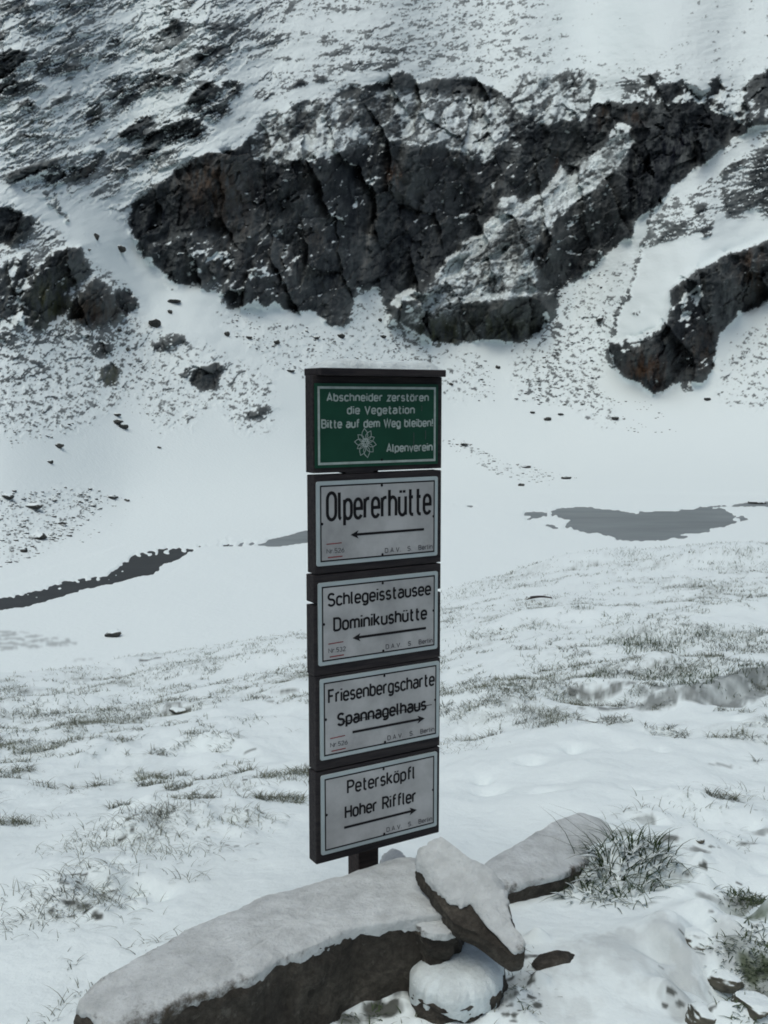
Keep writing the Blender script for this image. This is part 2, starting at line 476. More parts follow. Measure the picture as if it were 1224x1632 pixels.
# the right ridge and outcrop
RIDGE = [(1012, 400), (1030, 372), (1070, 310), (1120, 270), (1160, 235), (1224, 205), (1330, 150), (1330, 330), (1224, 350), (1150, 350), (1100, 375)]
zone(RIDGE, 0.56)
zone([(1075, 300), (1150, 245), (1200, 220), (1216, 228), (1160, 262), (1112, 300), (1086, 332)], 0.15)
zone([(1150, 352), (1190, 300), (1150, 290), (1120, 312), (1095, 345)], 0.40)
zone([(1185, 345), (1195, 318), (1208, 335), (1203, 352)], 0.1)
zone([(1020, 402), (1110, 378), (1150, 347), (1205, 352), (1212, 372), (1160, 402), (1090, 432), (1062, 462), (1000, 525), (985, 525), (1000, 460)], 0.03)
for pl in ([(1145, 272), (1170, 255), (1195, 250), (1185, 265), (1150, 282)], [(1203, 240), (1330, 200), (1330, 380), (1224, 345), (1205, 330), (1165, 348), (1150, 335), (1147, 300), (1190, 300)],
           [(1105, 330), (1125, 323), (1127, 340), (1110, 347)], [(1040, 387), (1080, 350), (1107, 352), (1080, 375), (1050, 390)], [(1115, 365), (1142, 353), (1135, 374), (1120, 380)]):
    zone(pl, 0.86)
OUT = [(972, 560), (975, 545), (1000, 540), (1020, 535), (1045, 525), (1065, 505), (1070, 480), (1068, 460), (1080, 450), (1130, 420), (1150, 410), (1165, 400), (1224, 383), (1330, 330), (1330, 450), (1224, 478), (1190, 500), (1175, 500), (1150, 530), (1140, 555), (1138, 590), (1115, 608), (1085, 608), (1040, 628), (1010, 605), (985, 592)]
OL = inside(WX, WY, OUT)
D[OL] = 0.93
zone([(1088, 470), (1110, 450), (1125, 450), (1120, 475), (1097, 510), (1080, 515)], 0.58)
zone([(985, 548), (1025, 538), (1022, 556), (990, 562)], 0.55)
# single rocky blocks and ledges
BLOCKS = [
 ([(15,12),(40,5),(75,12),(60,20),(25,24)],.8), ([(88,12),(120,5),(150,2),(150,15),(125,22),(95,25)],.88), ([(25,45),(60,28),(85,38),(80,50),(55,56),(25,52)],.72),
 ([(-20,48),(10,52),(10,62),(-20,66)],.92), ([(72,65),(100,52),(138,47),(130,53),(95,65)],.92), ([(-40,95),(25,78),(48,80),(40,95),(28,105),(28,122),(-40,128)],.97),
 ([(55,100),(75,88),(95,95),(115,100),(150,105),(130,115),(80,127),(60,112)],.88), ([(88,82),(125,75),(145,55),(180,45),(165,65),(150,78),(155,95),(110,92)],.76), ([(168,70),(178,58),(193,62),(195,72),(180,76)],.98),
 ([(160,95),(175,82),(193,85),(190,95),(165,100)],.92), ([(250,52),(260,42),(275,28),(287,32),(292,45),(270,55)],.93), ([(200,65),(250,55),(270,70),(230,85),(190,88)],.62), ([(310,85),(325,72),(358,72),(355,82),(330,90),(315,108)],.92),
 ([(320,45),(345,35),(390,40),(370,55),(335,52)],.76), ([(-40,150),(20,128),(50,127),(82,135),(50,148),(-40,172)],.95), ([(30,165),(45,156),(62,170),(45,178)],.93), ([(-10,192),(15,182),(32,175),(25,190),(10,198)],.82),
 ([(165,138),(185,118),(200,120),(190,132),(172,138)],.94), ([(225,128),(240,112),(260,120),(300,125),(280,138),(235,145)],.92), ([(170,150),(225,128),(235,145),(210,165),(180,176)],.82), ([(130,192),(150,170),(163,163),(165,185),(145,202)],.92),
 ([(85,155),(115,148),(100,162),(80,167)],.78), ([(90,175),(130,165),(150,150),(160,160),(130,180),(95,187)],.62), ([(295,172),(310,140),(340,128),(355,140),(350,158),(320,165)],1.0), ([(300,170),(330,160),(365,150),(368,180),(345,195),(315,180)],.8),
 ([(350,125),(385,128),(380,145),(365,160)],.92), ([(185,220),(205,200),(240,180),(247,188),(225,205),(205,225)],1.05), ([(250,205),(290,190),(320,188),(328,205),(310,218),(270,228),(225,232),(230,215)],.94), ([(30,205),(60,185),(85,195),(50,203)],.88),
 ([(20,218),(60,210),(80,210),(60,222)],.92), ([(205,252),(250,228),(250,252),(215,258)],.95), ([(180,275),(215,258),(218,265),(195,280)],.92), ([(8,278),(30,268),(60,262),(90,252),(130,240),(170,238),(165,250),(140,285),(105,295),(75,290),(55,280),(15,290)],1.0),
 ([(92,255),(130,240),(160,240),(140,265),(100,270)],.55), ([(436,98),(460,88),(465,95)],.9), ([(510,65),(522,52),(520,68)],.85), ([(455,140),(480,125),(490,135)],1.0), ([(500,128),(515,115),(524,128),(515,133)],.93), ([(595,110),(620,95),(635,95),(640,105),(610,110)],.96),
 ([(520,115),(560,95),(595,100),(575,110),(540,118)],.72), ([(515,90),(555,72),(560,78),(530,90)],.82), ([(590,75),(645,75),(650,82),(620,88),(590,90)],.7), ([(575,50),(597,45),(590,55)],.75), ([(555,12),(580,10),(570,16)],.85), ([(500,10),(555,5),(545,22),(505,22)],.55),
 ([(408,0),(470,0),(455,20),(430,35),(408,35)],.55), ([(408,55),(450,50),(450,65),(408,80)],.72), ([(410,120),(450,110),(450,125),(420,135)],.66), ([(408,145),(440,138),(430,160),(408,155)],.7), ([(565,150),(575,142),(600,150),(590,165),(565,160)],.8),
 ([(-60,335),(0,330),(50,345),(54,365),(30,388),(-60,395)],.97), ([(42,460),(60,430),(85,400),(130,392),(144,430),(115,460),(105,500),(60,527),(38,512)],.88), ([(110,490),(150,440),(170,450),(190,510),(150,519),(110,510)],.86), ([(178,470),(205,460),(223,485),(205,503),(185,500)],.9),
 ([(-60,440),(10,440),(15,480),(40,500),(-60,510)],.72), ([(-60,530),(10,530),(20,545),(-60,555)],.9), ([(235,555),(275,530),(300,545),(255,560)],.86), ([(300,610),(310,590),(350,575),(358,590),(340,622),(318,620)],1.05), ([(283,600),(305,580),(302,597)],.95),
 ([(390,655),(425,645),(428,662),(400,666)],.92), ([(143,555),(165,538),(182,560),(160,572)],.97), ([(160,592),(175,573),(193,590),(185,614),(165,616)],1.0), ([(115,528),(180,512),(170,545),(125,540)],.7), ([(130,570),(140,565),(140,580)],.8),
 ([(375,520),(395,505),(400,525)],.4), ([(1135,628),(1160,615),(1165,640)],.4), ([(1085,610),(1100,605),(1105,622),(1085,625)],.8), ([(255,425),(295,405),(300,430),(270,445)],.98), ([(313,425),(345,410),(350,440),(330,452)],.9), ([(250,450),(275,455),(310,465),(280,460)],.8),
 ([(215,390),(235,372),(255,395),(225,415)],.9), ([(880,480),(905,455),(892,500),(897,560),(885,575),(878,520)],.66), ([(868,500),(880,480),(872,530),(865,550)],.6), ([(950,510),(962,505),(960,520)],.85), ([(1005,500),(1025,490),(1020,505)],.75),
 ([(635,118),(655,115),(665,140),(640,150),(630,135)],1.1), ([(690,128),(730,125),(775,140),(770,155),(720,150),(690,140)],1.0), ([(565,165),(600,160),(625,150),(640,215),(600,230),(570,200)],.85), ([(540,165),(560,165),(568,190),(545,195)],1.0), ([(455,190),(490,175),(495,190),(465,220)],.95), ([(490,190),(510,180),(505,205),(485,215)],.95),
 ([(880,118),(910,112),(930,120),(920,145),(895,145)],.75), ([(1020,118),(1050,112),(1050,125),(1030,128)],1.0), ([(990,130),(1020,125),(1020,150),(1000,155)],.8), ([(1050,135),(1080,130),(1090,150),(1060,160)],.85), ([(1130,128),(1150,120),(1145,148),(1130,145)],.9), ([(1190,130),(1240,112),(1240,175),(1200,160)],.95)]
for pl, d in BLOCKS: zone(pl, d)
LINES = [([(402, 22), (385, 45), (375, 65), (350, 92), (315, 118)], 2.2, .75), ([(463, 0), (458, 15), (450, 35)], 2, .7), ([(1077, 268), (1042, 330), (1033, 372), (1018, 400), (1012, 438), (1000, 470), (985, 495), (980, 530)], 3.0, .85), ([(0, 562), (40, 572), (82, 586)], 2.0, .95), ([(0, 607), (50, 595), (82, 586)], 1.8, .85),
         ([(0, 552), (60, 545), (90, 533), (125, 536)], 1.8, .75), ([(70, 300), (75, 320), (95, 335), (108, 350)], 2.2, .8), ([(85, 295), (92, 320), (100, 342)], 1.8, .7), ([(855, 350), (870, 330), (890, 300)], 1.5, .5), ([(645, 440), (660, 490), (690, 540), (700, 550)], 2.5, .8), ([(610, 460), (620, 500), (640, 530), (660, 550)], 3, .8),
         ([(190, 226), (215, 215), (250, 160)], 1.2, .5), ([(968, 565), (975, 585), (1000, 600)], 3, .6), ([(205, 200), (230, 182), (252, 163)], 1.2, .55), ([(355, 480), (360, 430), (362, 490)], 2, .8)]
for pl, w, d in LINES:
    ld = line_dist(WX, WY, pl)
    D[:] = np.maximum(D, d * (ld < w))
# deep clean snow at the foot of the slopes
soft = blur(blur(D, 1.6, 0), 1.6, 1)

# slope along the line of sight (tangent) -> real distance of every vertex
TX, TY, TZ = ray(GX, GY)
rocky = sstep(0.6, 0.9, D)
y_foot = np.interp(gx, [-330, 0, 200, 480, 700, 900, 1224, 1556], [955, 930, 868, 832, 792, 782, 786, 790])
s = np.interp(GY, [-110, 300, 480, 620, 800], [0.86, 0.82, 0.66, 0.50, 0.36])
s = s * sstep(0, 150, y_foot[None, :] - GY) * 0.96 + 0.04 * sstep(-5, 40, y_foot[None, :] - GY)
s = s + rocky * 2.0
s = blur(blur(s, 5, 1), 3, 0)
s = np.maximum(s, TZ + 0.11)
floor_rows = GY > y_foot[None, :]
r0 = (EYE - ZF) / -TZ[0]
dt = np.diff(TZ, axis=0)
ss = 0.5 * (s[1:] + s[:-1]); tm = 0.5 * (TZ[1:] + TZ[:-1])
LR = np.concatenate([np.log(r0)[None, :], np.log(r0)[None, :] + np.cumsum(dt / (ss - tm), 0)], 0)
LRf = np.log((EYE - ZF) / np.maximum(-TZ, 0.02))
fm = sstep(-4, 4, GY - y_foot[None, :])
dev = LR - np.where(floor_rows, LRf, LR)
# neighbouring columns stay one continuous slope
tail = np.clip((y_foot[None, :] - GY) / 120, 0, 1)
LRs = blur(LR, 26, 1)
LR = LR * (1 - tail) + LRs * tail

# relief: ledges that climb to the right, vertical ribs in the wall, blocky talus
def rot(a):
    c, s_ = math.cos(math.radians(a)), math.sin(math.radians(a))
    return GX * c + GY * s_, -GX * s_ + GY * c
u1, v1 = rot(-27); u2, v2 = rot(30); u3, v3 = rot(-10)
N_ledge = fbm(u1 / 62, v1 / 15, 5, 5, 0.55)
N_ledge2 = ridged(u1 / 90 + 0.4 * fbm(GX / 50, GY / 50, 9, 2), v1 / 26, 21, 4)
N_top = fbm(u3 / 22, v3 / 9, 31, 5, 0.6)
N_rib = fbm(GX / 15 + 0.5 * fbm(GX / 40, GY / 40, 8, 2), GY / 75, 41, 5, 0.6)
N_blk = ridged(GX / 55, GY / 60, 51, 5)
N_iso = fbm(GX / 14, GY / 11, 61, 5, 0.62)
N_tal = fbm(u2 / 15, v2 / 6, 81, 4, 0.6)
N_chim = fbm(GX / 42 + 0.35 * (1224 - GX) * 0 + GY / 160, GY / 190, 111, 4, 0.5)
N_fine = fbm(GX / 5.5, GY / 4.2, 91, 3, 0.6)
N_big = fbm(GX / 85, GY / 70, 101, 3, 0.5)

def strata(ang, period, warp, seed, amp):
    # ledges: sharp dark lower edge, fading upwards into the snow lying on top
    c, s_ = math.cos(math.radians(ang)), math.sin(math.radians(ang))
    v = -GX * s_ + GY * c; u = GX * c + GY * s_
    ph = -(v / period) + amp * fbm(u / (warp * 1.8), v / warp, seed, 4, 0.6)
    lev = np.floor(ph)
    # every ledge is broken along its length
    brk = perlin(u / (period * 3.2) + 7.31 * lev, lev * 3.7, seed + 3)
    return 0.5 - (ph - lev), brk
S1, B1 = strata(-27, 27, 30, 401, 0.75)
S2, B2 = strata(-24, 12, 14, 411, 0.8)
S3, B3 = strata(-40, 46, 50, 421, 0.9)
S4, B4 = strata(-30, 17, 20, 431, 1.0)
S5, B5 = strata(-8, 15, 18, 441, 0.9)
qx = GX + 9 * fbm(GX / 34, GY / 34, 461, 3); qy = GY + 9 * fbm(GX / 34, GY / 34, 471, 3)
def crot(a, lx, ly, seed):
    c, s_ = math.cos(math.radians(a)), math.sin(math.radians(a))
    return cells((qx * c + qy * s_) / lx, (-qx * s_ + qy * c) / ly, seed)
F1, R1, E1 = crot(-16, 52, 125, 481)       # tall joints of the wall
F2_, R2, E2 = crot(-32, 20, 13, 482)      # smaller blocks on its ledges
F3, R3, E3 = crot(-27, 44, 17, 483)       # slabs of the left slope
F4, R4, E4 = crot(-24, 17, 9, 484)
CR = ridged(GX / 26 + 0.6 * fbm(GX / 30, GY / 40, 451, 3), GY / 105, 452, 4)
LO = np.zeros(GX.shape, bool)
for pl in ([(42,460),(60,430),(85,400),(130,392),(144,430),(115,460),(105,500),(60,527),(38,512)], [(110,490),(150,440),(170,450),(190,510),(150,519),(110,510)], [(178,470),(205,460),(223,485),(205,503),(185,500)], [(-60,335),(0,330),(50,345),(54,365),(30,388),(-60,395)], [(-200,430),(10,430),(40,400),(60,440),(40,520),(-200,520)], [(300,610),(310,590),(350,575),(358,590),(340,622),(318,620)]):
    LO |= inside(WX, WY, pl)
wcl = blur(blur((CL | OL | LO).astype(float), 3, 0), 3, 1)
wleft = (1 - wcl) * sstep(520, 330, GX + 0.5 * np.maximum(GY - 100, 0)) * sstep(420, 330, GY)
wtal = (1 - wcl) * sstep(400, 500, GY)
wtop = np.clip(1 - wcl - wleft - wtal, 0, 1)
tex = wcl * (0.42 * S3 * (0.6 + B3) + 0.30 * S4 * (0.7 + B4)) + wleft * (0.62 * S1 * (0.5 + 1.2 * B1) + 0.34 * S2 * (0.6 + B2)) + wtop * 0.45 * S5 * (0.5 + 1.2 * B5) + 0.5 * blur(blur(inside(WX, WY, RIDGE).astype(float), 4, 0), 4, 1) * S4 * (0.7 + B4) + wcl * (0.25 * N_rib + 0.12 * N_iso + 0.35 * (R1 - 0.5) + 0.35 * (R2 - 0.5)) + wleft * (0.30 * N_ledge + 0.15 * N_iso + 0.75 * (R3 - 0.5) + 0.35 * (R4 - 0.5)) + wtal * (0.55 * N_tal + 0.5 * N_iso) + wtop * (0.55 * N_top + 0.45 * N_iso)
rough_w = np.clip(soft * 1.15, 0, 1)
disp = -0.006 * wcl * N_blk - 0.004 * wcl * N_rib - 0.014 * wcl * N_chim - wcl * (0.020 * F1 + 0.0018 * F2_) - wtal * rough_w * (0.0015 * F1 + 0.003 * F2_) - 0.006 * wtal * sstep(.75, .95, soft) * F1 - wleft * rough_w * (0.008 * F3 + 0.0035 * F4) - (0.0048 * N_ledge + 0.002 * N_ledge2) * wleft * (0.35 + rough_w) - 0.0026 * N_top * wtop * (0.2 + rough_w) \
       - 0.0012 * N_iso * rough_w - 0.0007 * N_fine * rough_w - 0.004 * rough_w * (1 - wcl) - 0.006 * N_big * sstep(640, 560, GY) - 0.0030 * N_tal * wtal * rough_w + (0.012 * S1 + 0.005 * S2) * wleft * rough_w + (0.006 * S3 + 0.0018 * S4 - 0.003 * np.maximum(CR, 0) ** 3) * wcl + 0.003 * S5 * wtop * rough_w
LR = LR + disp * (1 - fm)
# buttresses that stand out in front of the wall, and the deep recess on the right
def stand(poly, k, soft_=2.0):
    global LR
    b_ = inside(WX, WY, poly)
    m_ = b_.astype(float)
    low = np.where(b_.any(0), np.where(b_, GY, -1e9).max(0), 0.0); high = np.where(b_.any(0), np.where(b_, GY, 1e9).min(0), 0.0)
    m_ *= sstep(0.0, 0.75, (low[None, :] - GY) / np.maximum(low - high, 12)[None, :])
    LR = LR - k * blur(blur(m_, soft_, 0), soft_, 1) * sstep(0.15, 0.6, soft)
stand([(818, 350), (850, 322), (880, 294), (898, 270), (910, 290), (940, 255), (965, 235), (985, 200), (1005, 205), (1003, 300), (1010, 352), (1005, 380), (985, 390), (950, 420), (920, 445), (897, 465), (880, 500), (860, 530), (830, 546), (790, 500), (830, 420)], 0.030)
stand([(615, 520), (640, 470), (690, 440), (735, 390), (765, 378), (800, 322), (822, 315), (838, 335), (850, 400), (862, 470), (880, 500), (860, 530), (830, 550), (720, 560), (640, 530)], 0.040)
stand([(735, 480), (800, 470), (880, 468), (880, 510), (860, 540), (800, 552), (740, 555), (725, 530)], 0.012)
stand([(672, 515), (705, 485), (735, 475), (725, 552), (690, 548)], 0.012)
stand([(440, 300), (470, 230), (540, 215), (560, 300), (545, 420), (560, 505), (545, 525), (480, 500), (470, 420)], 0.012, 3)
stand([(640, 240), (700, 200), (760, 230), (770, 330), (720, 390), (690, 430), (640, 330)], 0.014, 3)
stand([(365, 400), (400, 350), (440, 400), (450, 490), (370, 500)], 0.014, 3)
stand([(230, 395), (300, 370), (345, 395), (352, 470), (290, 455), (240, 425)], 0.012, 2)
stand(OUT, 0.035, 2)
stand([(1000, 540), (1045, 525), (1070, 480), (1090, 520), (1075, 610), (1040, 632), (1005, 610), (985, 560)], 0.010, 2)
stand([(42, 460), (60, 430), (85, 400), (130, 392), (144, 430), (115, 460), (105, 500), (60, 527), (38, 512)], 0.016, 2)
stand([(110, 490), (150, 440), (170, 450), (223, 485), (205, 505), (150, 519), (110, 510)], 0.014, 2)
stand([(300, 610), (310, 590), (350, 575), (358, 590), (340, 622), (318, 620)], 0.010, 1.5)
stand([(8, 278), (60, 262), (130, 240), (170, 238), (165, 250), (140, 285), (105, 295), (55, 280), (15, 290)], 0.012, 1.5)
stand([(295, 172), (310, 140), (340, 128), (368, 150), (368, 180), (345, 195), (315, 180)], 0.008, 1.5)
stand([(185, 220), (205, 200), (240, 180), (250, 190), (320, 188), (328, 205), (270, 228), (205, 228)], 0.008, 1.5)
R = np.exp(LR)
PX, PY, PZ = R * TX, R * TY, EYE + R * TZ
PZ = PZ * (1 - fm) + ZF * fm
# gentle swell of the snow on the valley floor (swept clear of the water)
def water_mask(polys, wob=1.0, amp=0.0):
    m = np.zeros_like(GX)
    ax = GX + 8 * wob * fbm(GX / 11, GY / 2.2, 122, 3, 0.6) + 18 * wob * fbm(GX / 38, GY / 7, 121, 4, 0.62); ay = GY + 2.6 * wob * fbm(GX / 30, GY / 7, 131, 4, 0.6)
    for p in polys: m = np.maximum(m, inside(ax, ay, p).astype(float))
    return m
LAKE = [[(880, 814), (908, 806), (934, 809), (974, 812), (1022, 818), (1039, 816), (1074, 815), (1109, 810), (1131, 805), (1139, 801), (1152, 802), (1170, 802), (1200, 798), (1230, 796), (1330, 790), (1330, 808), (1224, 806), (1200, 805), (1170, 807), (1140, 808), (1152, 816), (1187, 823), (1161, 836), (1126, 844), (1091, 853), (1039, 862), (991, 860), (952, 851), (917, 843), (895, 833), (908, 827), (888, 825)],
        [(838, 817), (865, 816), (875, 820), (858, 825), (843, 830)], [(848, 834), (885, 837), (912, 843), (880, 841)], [(725, 804), (768, 805), (745, 807)]]
STREAM = [[(-120, 985), (-60, 968), (0, 953), (61, 940), (102, 926), (176, 913), (196, 897), (212, 883), (253, 873), (300, 872), (310, 876), (286, 890), (261, 898), (245, 913), (176, 930), (135, 938), (82, 954), (41, 966), (0, 971), (-120, 1005)],
          [(300, 872), (345, 867), (400, 862), (435, 858), (405, 869), (350, 871)], [(330, 862), (380, 858), (350, 864)]]
POOL = [[(405, 869), (433, 860), (486, 845), (560, 838), (650, 833), (610, 846), (488, 864), (449, 870)]]
SLUSH = [[(-120, 1005), (0, 1009), (45, 1012), (110, 1022), (122, 1030), (60, 1036), (0, 1041), (-120, 1045)], [(80, 1052), (150, 1053), (120, 1056)]]
ice = fbm(GX / 9, GY / 3.4, 141, 4, 0.6)
wl = water_mask(LAKE, 1.7); wsn = water_mask(STREAM, 0.5); wp = water_mask(POOL, 0.4); wsl = water_mask(SLUSH, 0.8)
edge_u = np.interp(GX, [-120, 0, 102, 176, 212, 300], [985, 953, 926, 913, 883, 872])
wsn = wsn * (ice < 0.0 + 0.022 * (GY - edge_u))
wl = wl * (fbm(GX / 30, GY / 5, 151, 3) < 0.62)
wsl = wsl * (fbm(GX / 26, GY / 4, 161, 4) < 0.02)
water = np.clip(wl + wsn + wp, 0, 1)
water = blur(blur(water, 1.0, 0), 1.2, 1)
swell = (0.05 + 0.04 * fbm(PX / 16, PY / 16, 171, 4)) * fm
wnear = np.clip(6 * blur(blur(water, 14, 0), 14, 1), 0, 1)
swell = swell + (0.16 * fbm(PX / 11, PY / 26, 172, 4) + 0.10) * fm * (1 - wnear)
PZ = PZ + swell * (1 - water) - 0.22 * water * fm

V = np.stack([PX, PY, PZ], -1)
du = np.zeros_like(V); dv = np.zeros_like(V)
du[:, 1:-1] = V[:, 2:] - V[:, :-2]; dv[1:-1] = V[2:] - V[:-2]
Nn = np.cross(du, dv); nz = Nn[..., 2] / np.maximum(np.linalg.norm(Nn, axis=-1), 1e-9)
nz = np.abs(nz)
nzb = blur(blur(nz, 9, 0), 9, 1)
nz = nz * (1 - wcl) + blur(blur(nz, 1.1, 0), 1.1, 1) * wcl
P = soft + (0.72 - 0.2 * wcl) * tex + (0.32 - 0.22 * wcl - 0.20 * wleft) * N_fine * np.clip(soft * 3, 0, 1) + 0.75 * (nzb - nz) * np.clip(soft * 2.2, 0, 1)
rock = sstep(0.485, 0.60, P) * sstep(0.015, 0.10, soft)
# the ramps and the broken upper rim of the wall are evenly dusted
RM = np.zeros_like(GX)
for pl, k in (([(640, 520), (690, 442), (735, 388), (765, 376), (800, 318), (850, 316), (880, 290), (898, 264), (940, 250), (968, 228), (1000, 200), (1012, 225), (992, 262), (930, 320), (880, 350), (850, 400), (862, 470), (740, 485), (700, 510)], .62),
              ([(400, 250), (425, 178), (520, 156), (640, 140), (800, 150), (830, 118), (945, 115), (940, 180), (815, 215), (780, 260), (700, 235), (600, 225), (520, 250), (440, 260)], .45)):
    RM = np.maximum(RM, k * inside(WX, WY, pl))
RM = blur(blur(RM, 3, 0), 3, 1)
rock = rock * (1 - RM) + RM * sstep(-0.75, 0.55, 0.7 * S4 + 0.7 * N_iso + 0.6 * N_fine + 0.5 * (R2 - .5) + 0.8 * (soft - 0.55))
# a dusting of snow on the rock itself
dust = sstep(0.15, 0.8, fbm(GX / 9, GY / 5, 181, 4, 0.65) + 0.6 * (nz - nzb) * 2) * np.where(soft > 0.98, 0.08, 0.5) * sstep(0.05, 0.7, fbm(GX / 34, GY / 26, 182, 3) + 0.4 * N_iso)
rock = rock * (1 - 0.55 * dust)
rock = np.maximum(rock, 0.34 * sstep(0.14, 0.36, soft) * sstep(0.0, 0.85, 0.6 * N_iso + 0.6 * N_fine + 0.4 * tex))
rock *= 1 - fm * 0.9
rock *= 1 - (0.34 * wleft + 0.28 * wtop + 0.18 * wtal) * (1 - 0.85 * sstep(.68, .9, soft)) * np.clip(0.6 + 0.9 * N_iso, 0, 1.4)      # rime and thin snow on the smaller rocks
slush = blur(blur(wsl, 1.0, 0), 1.0, 1) * 0.55
rock = np.maximum(rock, slush)

# rock colour: grey gneiss with brown and olive patches, pale streaks where water seeps
tone = np.clip(0.40 + 0.40 * (R1 - 0.5) + 0.16 * (R2 - 0.5) - 0.4 * sstep(0.05, 0.0, E1) * sstep(.5, .8, soft) - 0.10 * sstep(0.08, 0.0, E2) * sstep(.5, .8, soft) + 0.55 * ( 0.75 * fbm(GX / 17, GY / 48, 191, 5, 0.66) + 0.5 * fbm(GX / 60, GY / 80, 192, 2) + 0.25 * N_blk + 0.35 * S4 * wcl - 0.5 * np.maximum(CR, 0) ** 4 * wcl), 0, 1.4)
base = np.array([0.018, 0.022, 0.026])[None, None] * (1 - tone[..., None]) + np.array([0.130, 0.143, 0.143])[None, None] * tone[..., None]
def stain_or_shade(cx, cy, rx, ry, c, k, seed, rotd=0):
    global base
    cc, s_ = math.cos(math.radians(rotd)), math.sin(math.radians(rotd))
    u = ((GX - cx) * cc + (GY - cy) * s_) / rx; v = (-(GX - cx) * s_ + (GY - cy) * cc) / ry
    w = np.exp(-(u * u + v * v)) * sstep(-0.5, 0.5, fbm(GX / 9, GY / 30, seed, 4, 0.6)) * k
    base = base * (1 - w[..., None]) + np.array(c)[None, None] * w[..., None]
BROWN, OLIVE, RUST, PALE = (0.075, 0.052, 0.036), (0.062, 0.068, 0.030), (0.12, 0.062, 0.034), (0.24, 0.24, 0.225)
ROCK_SHADE = (0.011, 0.014, 0.019)  # shade of recesses and overhangs, painted into the rock colour
for a in ((1070, 235, 100, 50, ROCK_SHADE, 1.3, 231, -30), (1020, 300, 40, 60, ROCK_SHADE, 1.3, 232), (640, 400, 26, 50, ROCK_SHADE, 1.3, 233, 30), (560, 300, 14, 60, ROCK_SHADE, 1.2, 234), (540, 420, 40, 50, ROCK_SHADE, 1.0, 235), (470, 430, 22, 50, ROCK_SHADE, 1.0, 236), (420, 300, 30, 40, ROCK_SHADE, 1.1, 237), (250, 350, 40, 22, ROCK_SHADE, 1.2, 238, -30), (310, 310, 24, 40, ROCK_SHADE, .8, 239), (780, 250, 22, 60, ROCK_SHADE, .9, 240), (930, 430, 30, 30, ROCK_SHADE, 1.0, 241), (1050, 600, 14, 30, ROCK_SHADE, .9, 242), (1085, 560, 10, 50, ROCK_SHADE, .9, 243), (580, 470, 20, 14, ROCK_SHADE, 1, 244), (690, 170, 14, 40, ROCK_SHADE, .8, 245), (840, 200, 40, 30, ROCK_SHADE, .9, 246), (1160, 490, 20, 30, ROCK_SHADE, .9, 247), (335, 290, 50, 45, BROWN, 0.9, 201), (370, 340, 40, 60, BROWN, 0.5, 202), (85, 480, 35, 40, OLIVE, 1, 203), (60, 200, 30, 20, OLIVE, .7, 204), (175, 600, 18, 18, OLIVE, 1, 205), (150, 500, 40, 30, BROWN, .8, 206), (700, 530, 40, 22, OLIVE, .8, 207),
          (800, 520, 60, 28, OLIVE, .5, 208), (1030, 590, 28, 26, RUST, .8, 209), (1200, 430, 24, 50, BROWN, .8, 210), (1120, 560, 30, 40, BROWN, .5, 211), (630, 280, 12, 16, RUST, 1, 212), (585, 390, 6, 40, PALE, 1, 213, 8), (572, 370, 4, 28, PALE, .7, 214), (600, 330, 5, 22, PALE, .6, 215),
          (515, 283, 12, 8, PALE, .5, 216), (500, 375, 14, 12, (0.16, .13, .1), .6, 217), (1010, 185, 16, 12, RUST, .5, 218), (960, 185, 8, 22, BROWN, .8, 219), (886, 255, 4, 22, RUST, .7, 220), (750, 260, 60, 90, (0.1, .103, .105), .5, 221), (870, 370, 70, 60, (0.15, .155, .15), .7, 222), (790, 440, 60, 40, (0.15, .155, .15), .7, 252), (950, 300, 40, 40, (0.14, .145, .14), .6, 253), (460, 420, 40, 60, (0.12, .125, .125), .5, 254), (400, 440, 40, 60, (0.1, .104, .106), .5, 248), (690, 330, 30, 60, (0.11, .112, .114), .6, 249), (500, 300, 30, 60, (0.1, .104, .106), .5, 250), (560, 190, 70, 40, (0.11, .115, .115), .5, 251), (145, 275, 20, 14, BROWN, .6, 223), (160, 185, 14, 12, OLIVE, .6, 224)):
    stain_or_shade(*a)
base = base * (1 - (slush > 0.02)[..., None]) + np.array([0.16, 0.175, 0.175]) * (slush > 0.02)[..., None]
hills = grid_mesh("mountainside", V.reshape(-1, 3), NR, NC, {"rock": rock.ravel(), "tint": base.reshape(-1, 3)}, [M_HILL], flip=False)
tag(hills, "snow-covered mountainside with a dark rock wall rising from the valley floor", "mountainside", kind="structure")

def flat_sheet(name, x0, x1, y0, y1, z, mat):
    o = mesh_obj(name, [(x0, y0, z), (x1, y0, z), (x1, y1, z), (x0, y1, z)], [(0, 1, 2, 3)], mat)
    return o
def valley(px, py):
    a, b, t = ray(px, py)
    r = (EYE - ZF) / -t
    return float(r * a), float(r * b)
ax, ay = valley(700, 868); bx, by = valley(1320, 790)
tag(flat_sheet("lake", 8, 110, 108, 215, ZF - 0.06, M_LAKE), "grey half-frozen mountain lake", "lake", kind="structure")
tag(flat_sheet("stream", -110, -19.6, 60, 150, ZF - 0.065, M_STREAM), "dark stream winding through the snowy valley", "stream", kind="structure")
px0, py0 = valley(395, 880)
tag(flat_sheet("pond", -19.5, 5, 95, 150, ZF - 0.062, M_LAKE), "small grey pool at the end of the stream", "pond", kind="structure")

# ------------------------------------------------------------------ the near hillside (one sheet)
az_px = np.concatenate([np.arange(-2200, -420, 14.0), np.arange(-420, 1650, 1.6), np.arange(1650, 3400, 14.0)])
crest_y = np.interp(az_px, [-420, 0, 200, 490, 620, 705, 780, 850, 1000, 1224, 1650], [1085, 1078, 1056, 1000, 975, 948, 922, 893, 880, 862, 850])
crest_y[129:-125] = blur(crest_y, 40, 0)[129:-125]
crest_r = np.interp(az_px, [-420, 0, 490, 705, 850, 1224, 1650], [13, 14, 18, 20, 23, 26, 27])

